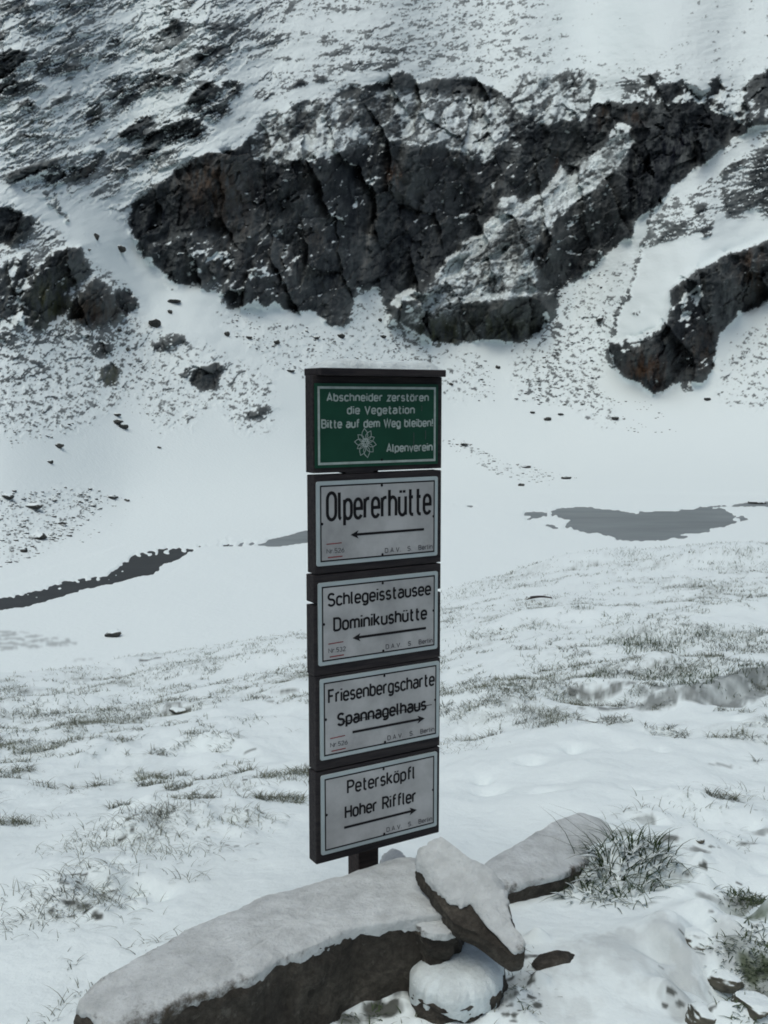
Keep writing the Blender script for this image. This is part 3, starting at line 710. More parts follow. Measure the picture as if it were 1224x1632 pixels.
crest_r[129:-125] = blur(crest_r, 60, 0)[129:-125]

def ground_profile(azpx, r):
    """Height of the near hillside at a bearing (photo column on the horizon) and distance."""
    cy = np.interp(azpx, az_px, crest_y); rc = np.interp(azpx, az_px, crest_r)
    _, _, t = ray(azpx, cy)
    zc = EYE + rc * t                                     # height of the crest
    k = (0.0 - zc) / (rc - 3.0)
    z = np.where(r < rc, -k * (r - 3.0), zc - (k + 0.02) * (r - rc) - 0.035 * (r - rc) ** 2)
    z = np.where(r < 3.0, 0.05 * (3.0 - r) + k * 0.0, z)
    return z

def bearing(x, y):
    """photo column whose crest ray has this bearing (column independent of height for a level camera to within a pixel or two)."""
    return 612 + FPX * (np.asarray(x) / np.maximum(np.asarray(y), 1e-3)) * 0.985

BUMPS = []   # (x, y, radius across, radius along, height, rotation)
STEPS = []   # (polyline, height, width): little banks that face the viewer
def gz(x, y, detail=True):
    x = np.asarray(x, float); y = np.asarray(y, float)
    r = np.hypot(x, y)
    z = ground_profile(bearing(x, y), r)
    if detail:
        w = sstep(2.2, 6, r)
        z = z + (0.035 + 0.05 * w) * fbm(x / 1.5, y / 2.2, 301, 4, 0.5) + 0.042 * w * fbm(x / .55, y / .6, 305, 3) + 0.10 * w * fbm(x / 4.2, y / 5, 311, 3) + 0.016 * fbm(x / 0.30, y / 0.36, 321, 4, 0.55)
        for bx_, by_, ra, rb, h, ro in BUMPS:
            near = (np.abs(x - bx_) < 3 * max(ra, rb)) & (np.abs(y - by_) < 3 * max(ra, rb))
            if not np.any(near): continue
            c, s_ = math.cos(ro), math.sin(ro)
            xn, yn = x[near], y[near]
            u = ((xn - bx_) * c + (yn - by_) * s_) / ra; v = (-(xn - bx_) * s_ + (yn - by_) * c) / rb
            z = np.array(z); z[near] += h * np.exp(-(u * u + v * v))
        for pl, h, w_, back in STEPS:
            # far side of the line is higher: sign from distance to the viewer at that bearing
            rl = np.interp(np.arctan2(x, y), [math.atan2(p[0], p[1]) for p in pl], [math.hypot(*p) for p in pl], left=math.hypot(*pl[0]), right=math.hypot(*pl[-1]))
            q = r - rl + 0.5 * w_ * fbm(x / .5, y / .5, 381, 3)
            b0, b1 = math.atan2(*pl[0]), math.atan2(*pl[-1])
            bb = np.arctan2(x, y)
            f = sstep(b0, b0 + 0.45 * (b1 - b0), bb) * sstep(b1, b1 - (0.45 if b1 < 0.38 else 0.02) * (b1 - b0), bb)
            z = z + h * f * (sstep(-0.25 * w_, w_, q) * np.exp(-np.maximum(q - w_, 0) / back) - 0.45 * np.exp(-((q + w_) / (1.3 * w_)) ** 2))
    return z

def at(px, py, lift=0.0):
    """Where the line of sight through a photo pixel meets the near hillside."""
    dx, dy, t = [float(v) for v in ray(px, py)]
    rs = np.concatenate([np.linspace(1.2, 8, 400), np.linspace(8.02, 45, 900)])
    h = EYE + rs * t - gz(rs * dx, rs * dy) - lift
    k = np.nonzero(h < 0)[0]
    r = rs[k[0]] if len(k) else 30.0
    return np.array([r * dx, r * dy, float(gz(r * dx, r * dy))])

def at2(px, py):
    p = at(px, py); return (p[0], p[1])

_pre = [([(690, 1130), (760, 1120), (850, 1108), (950, 1108), (1010, 1118), (1100, 1124), (1160, 1112), (1230, 1088), (1330, 1060)], 0.09, 0.22, 1.3),
        ([(225, 1200), (270, 1192), (340, 1186), (410, 1196), (430, 1200)], 0.08, 0.12, 0.9), 
        ([(700, 1180), (790, 1150), (870, 1120)], 0.05, 0.12, 0.8), ([(20, 1190), (90, 1178), (180, 1165), (200, 1160)], 0.05, 0.1, 0.7), ([(110, 1215), (160, 1205), (190, 1195)], 0.04, 0.08, 0.6)]
_steps = [([at2(*p) for p in pl], h, w, b) for pl, h, w, b in _pre]
_b = []
def bump(px, py, ra, rb, h, ro=0.0):
    p = at(px, py); _b.append((p[0], p[1], ra, rb, h, ro))
# tussock mounds
for a in ((230, 1320, .30, .22, .07), (330, 1300, .25, .18, .05), (130, 1400, .28, .2, .06), (90, 1440, .2, .15, .05), (60, 1130, .6, .4, .08), (250, 1080, .9, .5, .10), (400, 1060, .9, .5, .12), (440, 1030, .8, .5, .1), (330, 1110, .7, .4, .08),
          (740, 945, 1.0, .8, .16), (900, 905, 1.3, .9, .2), (1000, 890, 1.2, .9, .18), (1090, 905, 1.1, .9, .2), (1180, 890, 1.2, 1, .25), (960, 985, .6, .5, .12), (1080, 1010, .8, .5, .16), (1170, 985, .7, .5, .15), (880, 1060, .6, .4, .1), (1040, 1075, .6, .35, .14), (760, 1020, .6, .4, .1), (830, 990, .6, .4, .1),
          (860, 1140, .5, .3, .08), (770, 1120, .4, .3, .06), (985, 1390, .18, .14, .07), (1110, 1290, .35, .2, .05), (1150, 1400, .45, .25, .07), (1180, 1490, .3, .2, .05), (1060, 1350, .3, .2, .05), (900, 1270, .3, .2, .03)):
    bump(*a)
# footprints and hollows
for a in ((1050, 1165, .07, .05, -.07), (1180, 1142, .06, .04, -.06), (1205, 1152, .08, .04, -.06), (915, 1195, .05, .05, -.05), (1056, 1192, .05, .05, -.04), (845, 1212, .08, .05, -.05), (870, 1265, .09, .06, -.06), (780, 1262, .1, .06, -.05), (770, 1245, .05, .04, -.04), (1020, 1265, .06, .04, -.06), (210, 1245, .08, .05, -.05), (190, 1247, .05, .05, -.05),
          (1130, 1500, .07, .07, -.07), (1170, 1560, .13, .09, -.10), (1115, 1480, .06, .06, -.05), (1105, 1600, .10, .07, -.06), (1210, 1600, .12, .08, -.07), (1100, 1420, .25, .08, -.04), (960, 1560, .3, .2, .03), (285, 1137, .2, .1, -.07), (455, 1104, .2, .1, -.06), (560, 1625, .1, .08, -.03), (255, 1425, .05, .05, -.05), (215, 1420, .05, .04, -.05), (212, 1442, .04, .04, -.04)):
    bump(*a)
holes = []
_r = np.random.default_rng(77)
def lumps(x0, x1, y0, y1, count, smin, smax, h, nh):
    for _ in range(count):
        s_ = _r.uniform(smin, smax)
        bump(_r.uniform(x0, x1), _r.uniform(y0, y1), s_ * 1.4, s_, h * _r.uniform(.5, 1.2) * (1 if _r.random() < .7 else -1), _r.uniform(-.5, .5))
    for _ in range(nh): holes.append((_r.uniform(x0, x1), _r.uniform(y0, y1)))
lumps(1010, 1230, 1260, 1420, 34, .03, .07, .030, 14)
lumps(1050, 1230, 1420, 1632, 34, .03, .06, .042, 14)
lumps(560, 860, 1570, 1632, 20, .02, .04, .02, 14)
lumps(800, 860, 1500, 1632, 14, .015, .03, .02, 14)
lumps(180, 300, 1290, 1350, 16, .03, .05, .03, 16)
lumps(60, 190, 1390, 1470, 16, .03, .05, .03, 20)
lumps(310, 430, 1280, 1350, 12, .03, .05, .025, 10)
lumps(380, 430, 1240, 1270, 6, .03, .05, .025, 6)
def smooth_line(pl, k=70):
    P = np.array(pl); c = np.concatenate([[0], np.cumsum(np.hypot(*np.diff(P, axis=0).T))])
    t = np.linspace(0, c[-1], k); x, y = np.interp(t, c, P[:, 0]), np.interp(t, c, P[:, 1])
    r_ = blur(np.hypot(x, y), 4, 0); b_ = blur(np.arctan2(x, y), 4, 0)
    return [(float(r0_ * math.sin(a0_)), float(r0_ * math.cos(a0_))) for r0_, a0_ in zip(r_, b_)]
_steps = [(smooth_line(pl), h, w, b) for pl, h, w, b in _steps]
BUMPS += _b; STEPS += _steps

rr = np.concatenate([np.linspace(0.02, 1.22, 24), 1.0 / np.linspace(1 / 1.25, 1 / 46.0, 760)])
AZ, RR = np.meshgrid(az_px, rr)
ca = (AZ - 612) / FPX / 0.985
th = np.arctan(ca)
HX, HY = RR * np.sin(th), RR * np.cos(th)
HZ = gz(HX, HY)
# earth and turf where the snow is thin; shade painted in hollows and banks
bare = np.zeros_like(HX); tint = np.zeros(HX.shape + (3,)); tint[:] = (0.06, 0.055, 0.045)
n1 = fbm(HX / 0.35, HY / 0.6, 331, 5, 0.62); n2 = fbm(HX / 0.09, HY / 0.16, 341, 4, 0.6)
def bare_or_shade_patch(px, py, ra, rb, k, ro=0.0, c=(0.05, 0.05, 0.04), th_=0.0):
    p = at(px, py)
    cc, s_ = math.cos(ro), math.sin(ro)
    u = ((HX - p[0]) * cc + (HY - p[1]) * s_) / ra; v = (-(HX - p[0]) * s_ + (HY - p[1]) * cc) / rb
    q = np.exp(-np.minimum(u * u + v * v, 40))
    w = sstep(0.35, 0.85, q + 0.55 * n1 * sstep(0.02, 0.4, q) + 0.55 * n2 * sstep(0.02, 0.4, q) - th_) * k
    w = w * np.clip(0.9 + 0.7 * n2, 0.25, 1)
    m = w > bare
    bare[m] = w[m]; tint[m] = c
for a in ((1215, 1445, .10, .05, .95, 0, (.035, .06, .012)), (1205, 1545, .09, .06, .9, 0, (.04, .055, .012)), (1170, 1560, .2, .12, .4, .3, (.06, .052, .04)), (1120, 1495, .08, .08, .28, .3, (.09, .085, .075)), (1105, 1605, .10, .08, .35, 0, (.08, .075, .065)),
          (1150, 1440, .14, .03, .6, .1, (.04, .04, .03)), (1030, 1310, .05, .03, .6), (990, 1330, .08, .05, .5), (850, 1412, .12, .03, .8, .1, (.03, .03, .025)), (1060, 1337, .06, .02, .8), (1110, 1355, .05, .02, .7), (1190, 1345, .05, .02, .7), (1165, 1275, .06, .03, .6), (1150, 1220, .10, .02, .5),
          (285, 1135, .16, .07, .95), (455, 1102, .16, .08, .8), (280, 1122, .1, .05, .7), (230, 1052, .3, .12, .9, 0, (.04, .04, .035)), (265, 1038, .3, .08, .5), (400, 1197, .06, .03, .7), (930, 1148, .08, .02, .9), (1150, 1098, .6, .16, .7, 0, (.07, .08, .075), -.2), (1060, 1114, .6, .09, .75, 0, (.06, .065, .06), -.1), (960, 1104, .3, .09, .8), (1210, 1082, .5, .15, .8, 0, (.06, .07, .065), -.2),  # grey patches on the right bank paint its shaded face
          (430, 1120, .04, .02, .6), (385, 1120, .04, .02, .6), (240, 1338, .03, .02, .9, 0, (.03, .03, .025)), (115, 1440, .04, .02, .9, 0, (.03, .03, .025)), (130, 1450, .03, .02, .9, 0, (.03, .03, .025)), (178, 1422, .03, .015, .9, 0, (.03, .03, .025)), (160, 1430, .03, .015, .8, 0, (.03, .03, .025)), (640, 1575, .06, .04, .95, 0, (.025, .023, .018)), (668, 1522, .05, .03, .95, 0, (.025, .023, .018)), (600, 1612, .08, .03, .9, 0, (.028, .028, .018)), (560, 1626, .08, .03, .8, 0, (.03, .032, .02)), (812, 1580, .03, .06, .85, 0, (.03, .03, .02)), (790, 1605, .06, .03, .8, 0, (.03, .03, .02)), (845, 1528, .04, .02, .9, 0, (.025, .023, .02)), (880, 1522, .05, .02, .95, 0, (.025, .023, .02)), (1180, 1500, .12, .05, .6, .3, (.05, .055, .03)), (1150, 1580, .10, .05, .6, 0, (.06, .055, .04)), (1215, 1590, .12, .05, .7, 0, (.05, .055, .03)), (1090, 1560, .07, .05, .4, 0, (.08, .075, .065)), (1170, 1455, .10, .03, .6, 0, (.04, .045, .025)), (1040, 1440, .05, .02, .5), (1215, 1330, .08, .03, .6), (1080, 1400, .06, .02, .6), (960, 1540, .34, .16, .36, .2, (.36, .385, .385), 0), (1080, 1510, .34, .18, .42, .2, (.33, .35, .35), 0), (1180, 1580, .25, .14, .5, 0, (.28, .29, .28), 0), (900, 1610, .25, .08, .3, 0, (.38, .40, .40), 0)):  # by the slabs earth plus painted shadow; last four paint foreground darkening
    bare_or_shade_patch(*a)
for hx, hy in holes: bare_or_shade_patch(hx, hy, _r.uniform(.010, .020), _r.uniform(.006, .011), .9, 0, (.03, .03, .022))
# turf glimmering through thin snow in the tussock belts
belt = sstep(0.12, 0.75, fbm(HX / 1.8, HY / 1.3, 351, 4, 0.55) + 0.25) * sstep(4.5, 8, RR)
thin = belt * sstep(-0.15, 0.75, 0.75 * fbm(HX / 0.11, HY / 0.15, 361, 5, 0.7) + 0.45 * fbm(HX / 0.6, HY / 0.5, 362, 2)) * 0.62
m = thin > bare
bare[m] = thin[m]; tint[m] = (0.085, 0.095, 0.07)
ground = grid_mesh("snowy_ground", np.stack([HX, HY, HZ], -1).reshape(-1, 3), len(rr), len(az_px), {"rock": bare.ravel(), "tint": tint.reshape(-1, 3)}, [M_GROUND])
tag(ground, "snow-covered grassy hillside in front of the valley", "hillside", kind="structure")

# ------------------------------------------------------------------ stroke lettering (narrow signwriter's capitals and lower case)
def arc(cx, cy, rx, ry, a0, a1, n=8):
    return [(cx + rx * math.cos(math.radians(a0 + (a1 - a0) * i / n)), cy + ry * math.sin(math.radians(a0 + (a1 - a0) * i / n))) for i in range(n + 1)]

def loop(x0, x1, y0, y1):
    """closed narrow oval with straight flanks"""
    cx = (x0 + x1) / 2; r = (x1 - x0) / 2; ry = min(r, (y1 - y0) / 2)
    return ("c", arc(cx, y1 - ry, r, ry, 180, 0) + arc(cx, y0 + ry, r, ry, 0, -180))

XH, DS = 0.72, -0.24
def glyphs():
    G = {}
    def g(ch, w, *st): G[ch] = (w, [s if isinstance(s, tuple) and s and s[0] == "c" else ("o", s) for s in st])
    W, w = 0.50, 0.42; r = w / 2
    arch = lambda x0, x1: arc((x0 + x1) / 2, XH - (x1 - x0) / 2, (x1 - x0) / 2, (x1 - x0) / 2, 180, 0) + [(x1, 0)]
    dots = lambda c, y: [[(c - .11, y), (c - .11, y + .10)], [(c + .11, y), (c + .11, y + .10)]]
    g('A', .54, [(0, 0), (.27, 1), (.54, 0)], [(.10, .28), (.44, .28)])
    g('B', W, [(0, 0), (0, 1), (.28, 1)] + arc(.28, .77, .19, .23, 90, -90) + [(0, .54)], [(.28, .54)] + arc(.28, .27, .22, .27, 90, -90) + [(0, 0)])
    g('D', W, [(0, 0), (0, 1), (.22, 1)] + arc(.25, .75, .25, .25, 90, 0) + arc(.25, .25, .25, .25, 0, -90) + [(0, 0)])
    g('F', .44, [(0, 0), (0, 1), (.44, 1)], [(0, .53), (.36, .53)])
    g('H', W, [(0, 0), (0, 1)], [(W, 0), (W, 1)], [(0, .52), (W, .52)])
    g('N', .54, [(0, 0), (0, 1), (.54, 0), (.54, 1)])
    g('O', W, loop(0, W, 0, 1))
    g('P', W, [(0, 0), (0, 1), (.26, 1)] + arc(.26, .74, .24, .26, 90, -90) + [(0, .48)])
    g('R', W, [(0, 0), (0, 1), (.26, 1)] + arc(.26, .74, .24, .26, 90, -90) + [(0, .48)], [(.24, .48), (.52, 0)])
    g('S', W, arc(.25, .76, .23, .24, 25, 180) + arc(.25, .72, .23, .2, 180, 250, 4) + arc(.25, .26, .25, .26, 70, 0, 4) + arc(.25, .25, .25, .25, 0, -160))
    g('V', .54, [(0, 1), (.27, 0), (.54, 1)])
    g('W', .80, [(0, 1), (.2, 0), (.4, 1), (.6, 0), (.8, 1)])
    g('a', w, arc(r, XH - r, r, r, 150, 0) + [(w, 0)], [(w, .42), (.17, .42)] + arc(.17, .21, .17, .21, 90, 270) + [(.22, 0), (w, .10)])
    g('b', w, [(0, 0), (0, 1)], loop(0, w, 0, XH))
    g('c', .38, arc(r, XH - r, r, r, 20, 180) + arc(r, r, r, r, 180, 340))
    g('d', w, [(w, 0), (w, 1)], loop(0, w, 0, XH))
    g('e', w, [(0, .36), (w, .36)] + arc(r, XH - r, r, r, 0, 180) + arc(r, r, r, r, 180, 335))
    g('f', .30, [(.10, 0), (.10, .82)] + arc(.26, .84, .16, .16, 180, 90, 4) + [(.32, 1)], [(0, .68), (.30, .68)])
    g('g', w, loop(0, w, 0, XH), [(w, XH), (w, -.05)] + arc(r, -.05, r, .19, 0, -150))
    g('h', w, [(0, 0), (0, 1)], [(0, .4)] + arch(0, w))
    g('i', .02, [(0.01, 0), (0.01, XH)], [(0.01, .88), (0.01, 1.0)])
    g('k', .42, [(0, 0), (0, 1)], [(.40, XH), (0, .27)], [(.14, .40), (.42, 0)])
    g('l', .12, [(0.01, 1), (0.01, .14)] + arc(.13, .14, .12, .14, 180, 260, 4))
    g('m', .68, [(0, 0), (0, XH)], [(0, .45)] + arch(0, .34), [(.34, .45)] + arch(.34, .68))
    g('n', w, [(0, 0), (0, XH)], [(0, .4)] + arch(0, w))
    g('o', w, loop(0, w, 0, XH))
    g('ö', w, loop(0, w, 0, XH), *dots(r, .86))
    g('p', w, [(0, DS), (0, XH)], loop(0, w, 0, XH))
    g('r', .26, [(0, 0), (0, XH)], [(0, .42)] + arc(.2, XH - .2, .2, .2, 180, 90, 5) + [(.28, XH)])
    g('s', .36, arc(.18, .53, .17, .19, 25, 180) + arc(.18, .50, .17, .15, 180, 250, 4) + arc(.18, .19, .18, .18, 70, 0, 4) + arc(.18, .19, .18, .19, 0, -160))
    g('t', .30, [(.10, .98), (.10, .14)] + arc(.22, .14, .12, .14, 180, 270, 4) + [(.30, 0)], [(0, .68), (.28, .68)])
    g('u', w, [(0, XH)] + arc(r, r, r, r, 180, 360) + [(w, XH)], [(w, .4), (w, 0)])
    g('ü', w, [(0, XH)] + arc(r, r, r, r, 180, 360) + [(w, XH)], [(w, .4), (w, 0)], *dots(r, .86))
    g('v', .42, [(0, XH), (.21, 0), (.42, XH)])
    g('z', .36, [(0, XH), (.36, XH), (0, 0), (.36, 0)])
    g('!', .06, [(.03, 1), (.03, .28)], [(.03, .10), (.03, 0)])
    g('.', .06, [(.03, .11), (.03, 0)])
    g('2', .44, arc(.22, .76, .21, .24, 165, -20) + [(0, 0), (.44, 0)])
    g('3', .42, arc(.20, .77, .20, .23, 150, -80), arc(.20, .27, .22, .27, 80, -150))
    g('5', .42, [(.40, 1), (.05, 1), (.03, .55)] + arc(.20, .31, .22, .31, 125, -140))
    g('6', .42, [(.32, 1), (.04, .42)], loop(0, .42, 0, .60))
    g('8', .42, loop(.03, .39, .50, 1), loop(0, .42, 0, .55))
    return G
GLYPH = glyphs()

def ribbon(pts, closed, wd):
    """quads of constant width along a polyline, mitred at the corners"""
    P = [np.array(p, float) for p in pts]
    Q = [P[0]]
    for p in P[1:]:
        if np.hypot(*(p - Q[-1])) > 1e-6: Q.append(p)
    if closed and np.hypot(*(Q[0] - Q[-1])) < 1e-6: Q.pop()
    n = len(Q); V = []
    for i in range(n):
        a = Q[i - 1] if (i > 0 or closed) else None
        b = Q[(i + 1) % n] if (i < n - 1 or closed) else None
        d0 = (Q[i] - a) / np.hypot(*(Q[i] - a)) if a is not None else None
        d1 = (b - Q[i]) / np.hypot(*(b - Q[i])) if b is not None else None
        if d0 is None: d0 = d1
        if d1 is None: d1 = d0
        t = d0 + d1; l = np.hypot(*t)
        t = t / l if l > 1e-6 else d1
        nrm = np.array([-t[1], t[0]])
        k = 1.0 / max(0.45, float(nrm @ np.array([-d1[1], d1[0]])))
        V += [Q[i] + nrm * wd / 2 * k, Q[i] - nrm * wd / 2 * k]
    F = [(2 * i, 2 * i + 1, (2 * ((i + 1) % n)) + 1, 2 * ((i + 1) % n)) for i in range(n if closed else n - 1)]
    return V, F

class Flat:
    """collects flat painted shapes of one panel; every stroke lies a hair above the one before"""
    def __init__(self): self.v = []; self.f = []; self.m = []; self.k = 0
    def poly(self, pts, mi, depth):
        b = len(self.v); self.v += [(p[0], depth, p[1]) for p in pts]; self.f.append(tuple(range(b, b + len(pts)))); self.m.append(mi)
    def rib(self, pts, closed, wd, mi):
        V, F = ribbon(pts, closed, wd)
        self.k += 1; dep = -0.0006 - 0.000012 * self.k
        b = len(self.v); self.v += [(p[0], dep, p[1]) for p in V]
        self.f += [tuple(b + i for i in q) for q in F]; self.m += [mi] * len(F)
    def text(self, s, x0, x1, ybase, cap, wt, mi, gap=0.20, space=0.42):
        tot = 0; pos = []
        for ch in s:
            if ch == ' ': tot += space; continue
            pos.append((ch, tot)); tot += GLYPH[ch][0] + gap
        tot -= gap
        sx = (x1 - x0 - wt * cap) / tot
        for ch, p in pos:
            for kind, pts in GLYPH[ch][1]:
                self.rib([(x0 + wt * cap / 2 + (p + a) * sx, ybase + b * cap * (1 - wt) + wt * cap / 2) for a, b in pts], kind == "c", wt * cap, mi)

# ------------------------------------------------------------------ signpost
TH = math.radians(31)
SGN_Y = 2.94
SGN_X = (600 - 612) / FPX * SGN_Y
EX = np.array([math.cos(TH), math.sin(TH)])          # along the boards, to the right and away
EN = np.array([math.sin(TH), -math.cos(TH)])         # out of the face, towards the viewer

def on_board(px, py, off=0.0):
    """(u, z) on the plane of the board faces: u along the board from its middle."""
    dx, dy, t = [float(v) for v in ray(px, py)]
    o = np.array([SGN_X, SGN_Y]) + EN * off
    k = (EN @ o) / (EN @ np.array([dx, dy]))
    p = np.array([dx, dy]) * k
    return float((p - o) @ EX), EYE + k * t

PLATES = {}
for key, q in {"g": ((505, 615), (694, 617), (507, 745), (695, 732)), "a": ((503, 768), (698, 759), (506, 904), (697, 884)), "b": ((506, 934), (696, 906.5), (509, 1068), (699, 1027.5)),
               "c": ((510, 1087), (699, 1050), (511, 1219), (701, 1168)), "d": ((511, 1241), (697, 1194), (513, 1369), (696, 1311))}.items():
    u = [on_board(*p) for p in q]
    PLATES[key] = ((u[0][0] + u[2][0]) / 2, (u[1][0] + u[3][0]) / 2, (u[0][1] + u[1][1]) / 2, (u[2][1] + u[3][1]) / 2)
print({k: tuple(round(x, 4) for x in v) for k, v in PLATES.items()})

post = empty("signpost", (SGN_X, SGN_Y, 0.0), TH)
tag(post, "dark wooden signpost with five hiking signs under a small snowy cap", "signpost")

def box_mesh(parts):
    """bevelled boxes joined in one mesh: (x0,x1,y0,y1,z0,z1,bevel)"""
    V, F = [], []
    for x0, x1, y0, y1, z0, z1, bv in parts:
        bm = bmesh.new()
        bmesh.ops.create_cube(bm, size=1.0)
        for v in bm.verts:
            v.co = ((x0 + x1) / 2 + v.co.x * (x1 - x0), (y0 + y1) / 2 + v.co.y * (y1 - y0), (z0 + z1) / 2 + v.co.z * (z1 - z0))
        if bv: bmesh.ops.bevel(bm, geom=list(bm.edges), offset=bv, segments=2, affect='EDGES', profile=0.6)
        bm.verts.index_update()
        b = len(V); V += [tuple(v.co) for v in bm.verts]; F += [tuple(b + v.index for v in f.verts) for f in bm.faces]
        bm.free()
    return V, F

U0 = min(p[0] for p in PLATES.values()) - 0.006
U1 = max(p[1] for p in PLATES.values()) + 0.006
TK = 0.052                                           # plank thickness
zt = {k: (v[2], v[3]) for k, v in PLATES.items()}
def z_at(py): return on_board(503, py)[1]
# backing planks: z ranges
BACK = {"g": (z_at(757), z_at(598)), "a": (z_at(916.5), z_at(758)), "b": (z_at(1079), z_at(918)), "c": (z_at(1231.5), z_at(1080)), "d": (z_at(1380), z_at(1233))}
SKEW = {"g": 0.0, "a": 0.003, "b": -0.002, "c": 0.002, "d": 0.0}
boards = {}
for key, nm in (("g", None), ("a", None), ("b", None), ("c", None), ("d", None)):
    z0, z1 = BACK[key]; sk = SKEW[key]
    l = U0 - 0.001 + sk
    if key == "b":
        zc0, zc1 = z_at(967), z_at(962)
        pr = [(l, U1, 0.004, TK, z0, zc0, .003), (l, U1, 0.004, TK, zc1, z1, .003)]
    elif key == "g":
        # stepped lower edge: a narrow bridge of wood remains in the middle
        pr = [(l, U1, 0.004, TK, z_at(754.5), z1, .003), (-0.10, -0.005, 0.006, TK - .004, z0, z_at(754.5) + .001, 0)]
    elif key == "a":
        pr = [(l, U1, 0.004, TK, z0 + .001, z1, .003)]
    elif key == "c":
        pr = [(l, U1, 0.004, TK, z0 + .001, z1, .003)]
    else:
        pr = [(l, U1, 0.004, TK, z0, z1, .004)]
    V_, F_ = box_mesh(pr)
    boards[key] = mesh_obj("board", V_, F_, M_WOOD, post, smooth=False)

MI = {"plate": 0, "rim": 1, "black": 2, "faint": 3, "red": 4}
def make_plate(key, lines, arrow, nr, strike=None):
    u0, u1, zt_, zb_ = PLATES[key]
    w, h = u1 - u0, zt_ - zb_
    f = Flat()
    X = lambda a: u0 + a * w
    Z = lambda b: zt_ - b * h
    # enamelled sheet: real thickness, slightly rounded corners
    c = 0.006
    out = []
    for cx, cz, a0 in ((u1 - c, zt_ - c, 90), (u0 + c, zt_ - c, 180), (u0 + c, zb_ + c, 270), (u1 - c, zb_ + c, 360)):
        pass
    ring = arc(u0 + c, zt_ - c, c, c, 180, 90, 4) + arc(u1 - c, zt_ - c, c, c, 90, 0, 4) + arc(u1 - c, zb_ + c, c, c, 0, -90, 4) + arc(u0 + c, zb_ + c, c, c, 270, 180, 4)
    n = len(ring)
    b = len(f.v); f.v += [(p[0], 0.0, p[1]) for p in ring]; f.v += [(p[0], 0.0045, p[1]) for p in ring]
    f.f.append(tuple(b + n - 1 - i for i in range(n))); f.m.append(MI["rim"])
    for i in range(n):
        j = (i + 1) % n
        f.f.append((b + i, b + j, b + n + j, b + n + i)); f.m.append(MI["rim"])
    ins = 0.0135
    q = [(u0 + ins, zt_ - ins), (u1 - ins, zt_ - ins), (u1 - ins, zb_ + ins), (u0 + ins, zb_ + ins)]
    f.poly(q[::-1], MI["plate"], -0.0004)
    f.rib(q, True, 0.0042, MI["black"])
    for s_, a, b_, ytop, ybase, wt in lines:
        f.text(s_, X(a), X(b_), Z(ybase), (ybase - ytop) * h, wt, MI["black"])
    a, b_, y, dirn = arrow
    th_ = 0.0075
    tip, tail = (X(a), X(b_)) if dirn < 0 else (X(b_), X(a))
    sg = 1 if tail > tip else -1
    f.rib([(tip + sg * 0.018, Z(y)), (tail, Z(y))], False, th_, MI["black"])
    f.k += 1
    f.poly([(tip, Z(y)), (tip + sg * 0.027, Z(y) + 0.0125), (tip + sg * 0.020, Z(y)), (tip + sg * 0.027, Z(y) - 0.0125)], MI["black"], -0.0006 - 0.000012 * f.k)
    if strike:
        a0_, a1_, y0_, y1_ = strike
        f.rib([(X(a0_), Z(y0_)), (X(a1_), Z(y1_))], False, .0026, MI["black"])
    if nr:
        f.text(nr, X(.075), X(.215), Z(.858), .058 * h, .13, MI["faint"], gap=.16)
        f.rib([(X(.075), Z(.745)), (X(.195), Z(.74))], False, .0026, MI["red"])
        f.rib([(X(.085), Z(.905)), (X(.20), Z(.902))], False, .0032, MI["red"])
    f.text("D.A.V.", X(.545), X(.68), Z(.912), .062 * h, .15, MI["faint"], gap=.22)
    f.text("S.", X(.735), X(.775), Z(.912), .062 * h, .15, MI["faint"])
    f.text("Berlin", X(.83), X(.955), Z(.912), .062 * h, .15, MI["faint"])
    for sx, sy in ((.52, .078), (.042, .5), (.962, .5), (.525, .925)):   # screw heads
        cx, cz = X(sx), Z(sy); rr_ = 0.0042
        ring = [(cx + rr_ * math.cos(t * math.pi / 5), cz + rr_ * math.sin(t * math.pi / 5)) for t in range(10)]
        f.k += 1; f.poly(ring, MI["black"], -0.0012)
    o = mesh_obj("sign_plate", f.v, f.f, [M_PLATE, M_RIM, M_BLACK, M_FAINT, M_RED], boards[key], smooth=False, mat_idx=f.m)
    return o

make_plate("a", [("Olpererhütte", .072, .945, .118, .478, .112)], (.265, .88, .655, -1), "Nr.526")
make_plate("b", [("Schlegeisstausee", .07, .94, .128, .298, .16), ("Dominikushütte", .115, .905, .43, .605, .16)], (.27, .895, .713, -1), "Nr.532")
make_plate("c", [("Friesenbergscharte", .06, .958, .135, .315, .15), ("Spannagelhaus", .13, .885, .445, .615, .175)], (.255, .87, .718, 1), "Nr.526", (.17, .93, .565, .555))
make_plate("d", [("Petersköpfl", .21, .80, .12, .30, .15), ("Hoher Riffler", .19, .81, .435, .61, .155)], (.185, .815, .715, 1), None)

# green sign
u0, u1, zt_, zb_ = PLATES["g"]
w, h = u1 - u0, zt_ - zb_
f = Flat(); X = lambda a: u0 + a * w; Z = lambda b: zt_ - b * h
e = 0.008
V_, F_ = box_mesh([(u0 - e, u1 + e, 0.0, 0.0045, zb_ - e, zt_ + e, 0)])
f.v += V_; f.f += F_; f.m += [0] * len(F_)
q = [(u0 + .004, zt_ - .004), (u1 - .004, zt_ - .004), (u1 - .004, zb_ + .004), (u0 + .004, zb_ + .004)]
f.rib(q, True, 0.0068, 1)
for s_, a, b_, yt, yb, g_ in (("Abschneider zerstören", .072, .935, .082, .195, .22), ("die Vegetation", .235, .81, .245, .36, .22), ("Bitte auf dem Weg bleiben!", .028, .975, .418, .535, .2), ("Alpenverein", .562, .97, .745, .862, .2)):
    f.text(s_, X(a), X(b_), Z(yb), (yb - yt) * h, .175, 1, gap=g_)
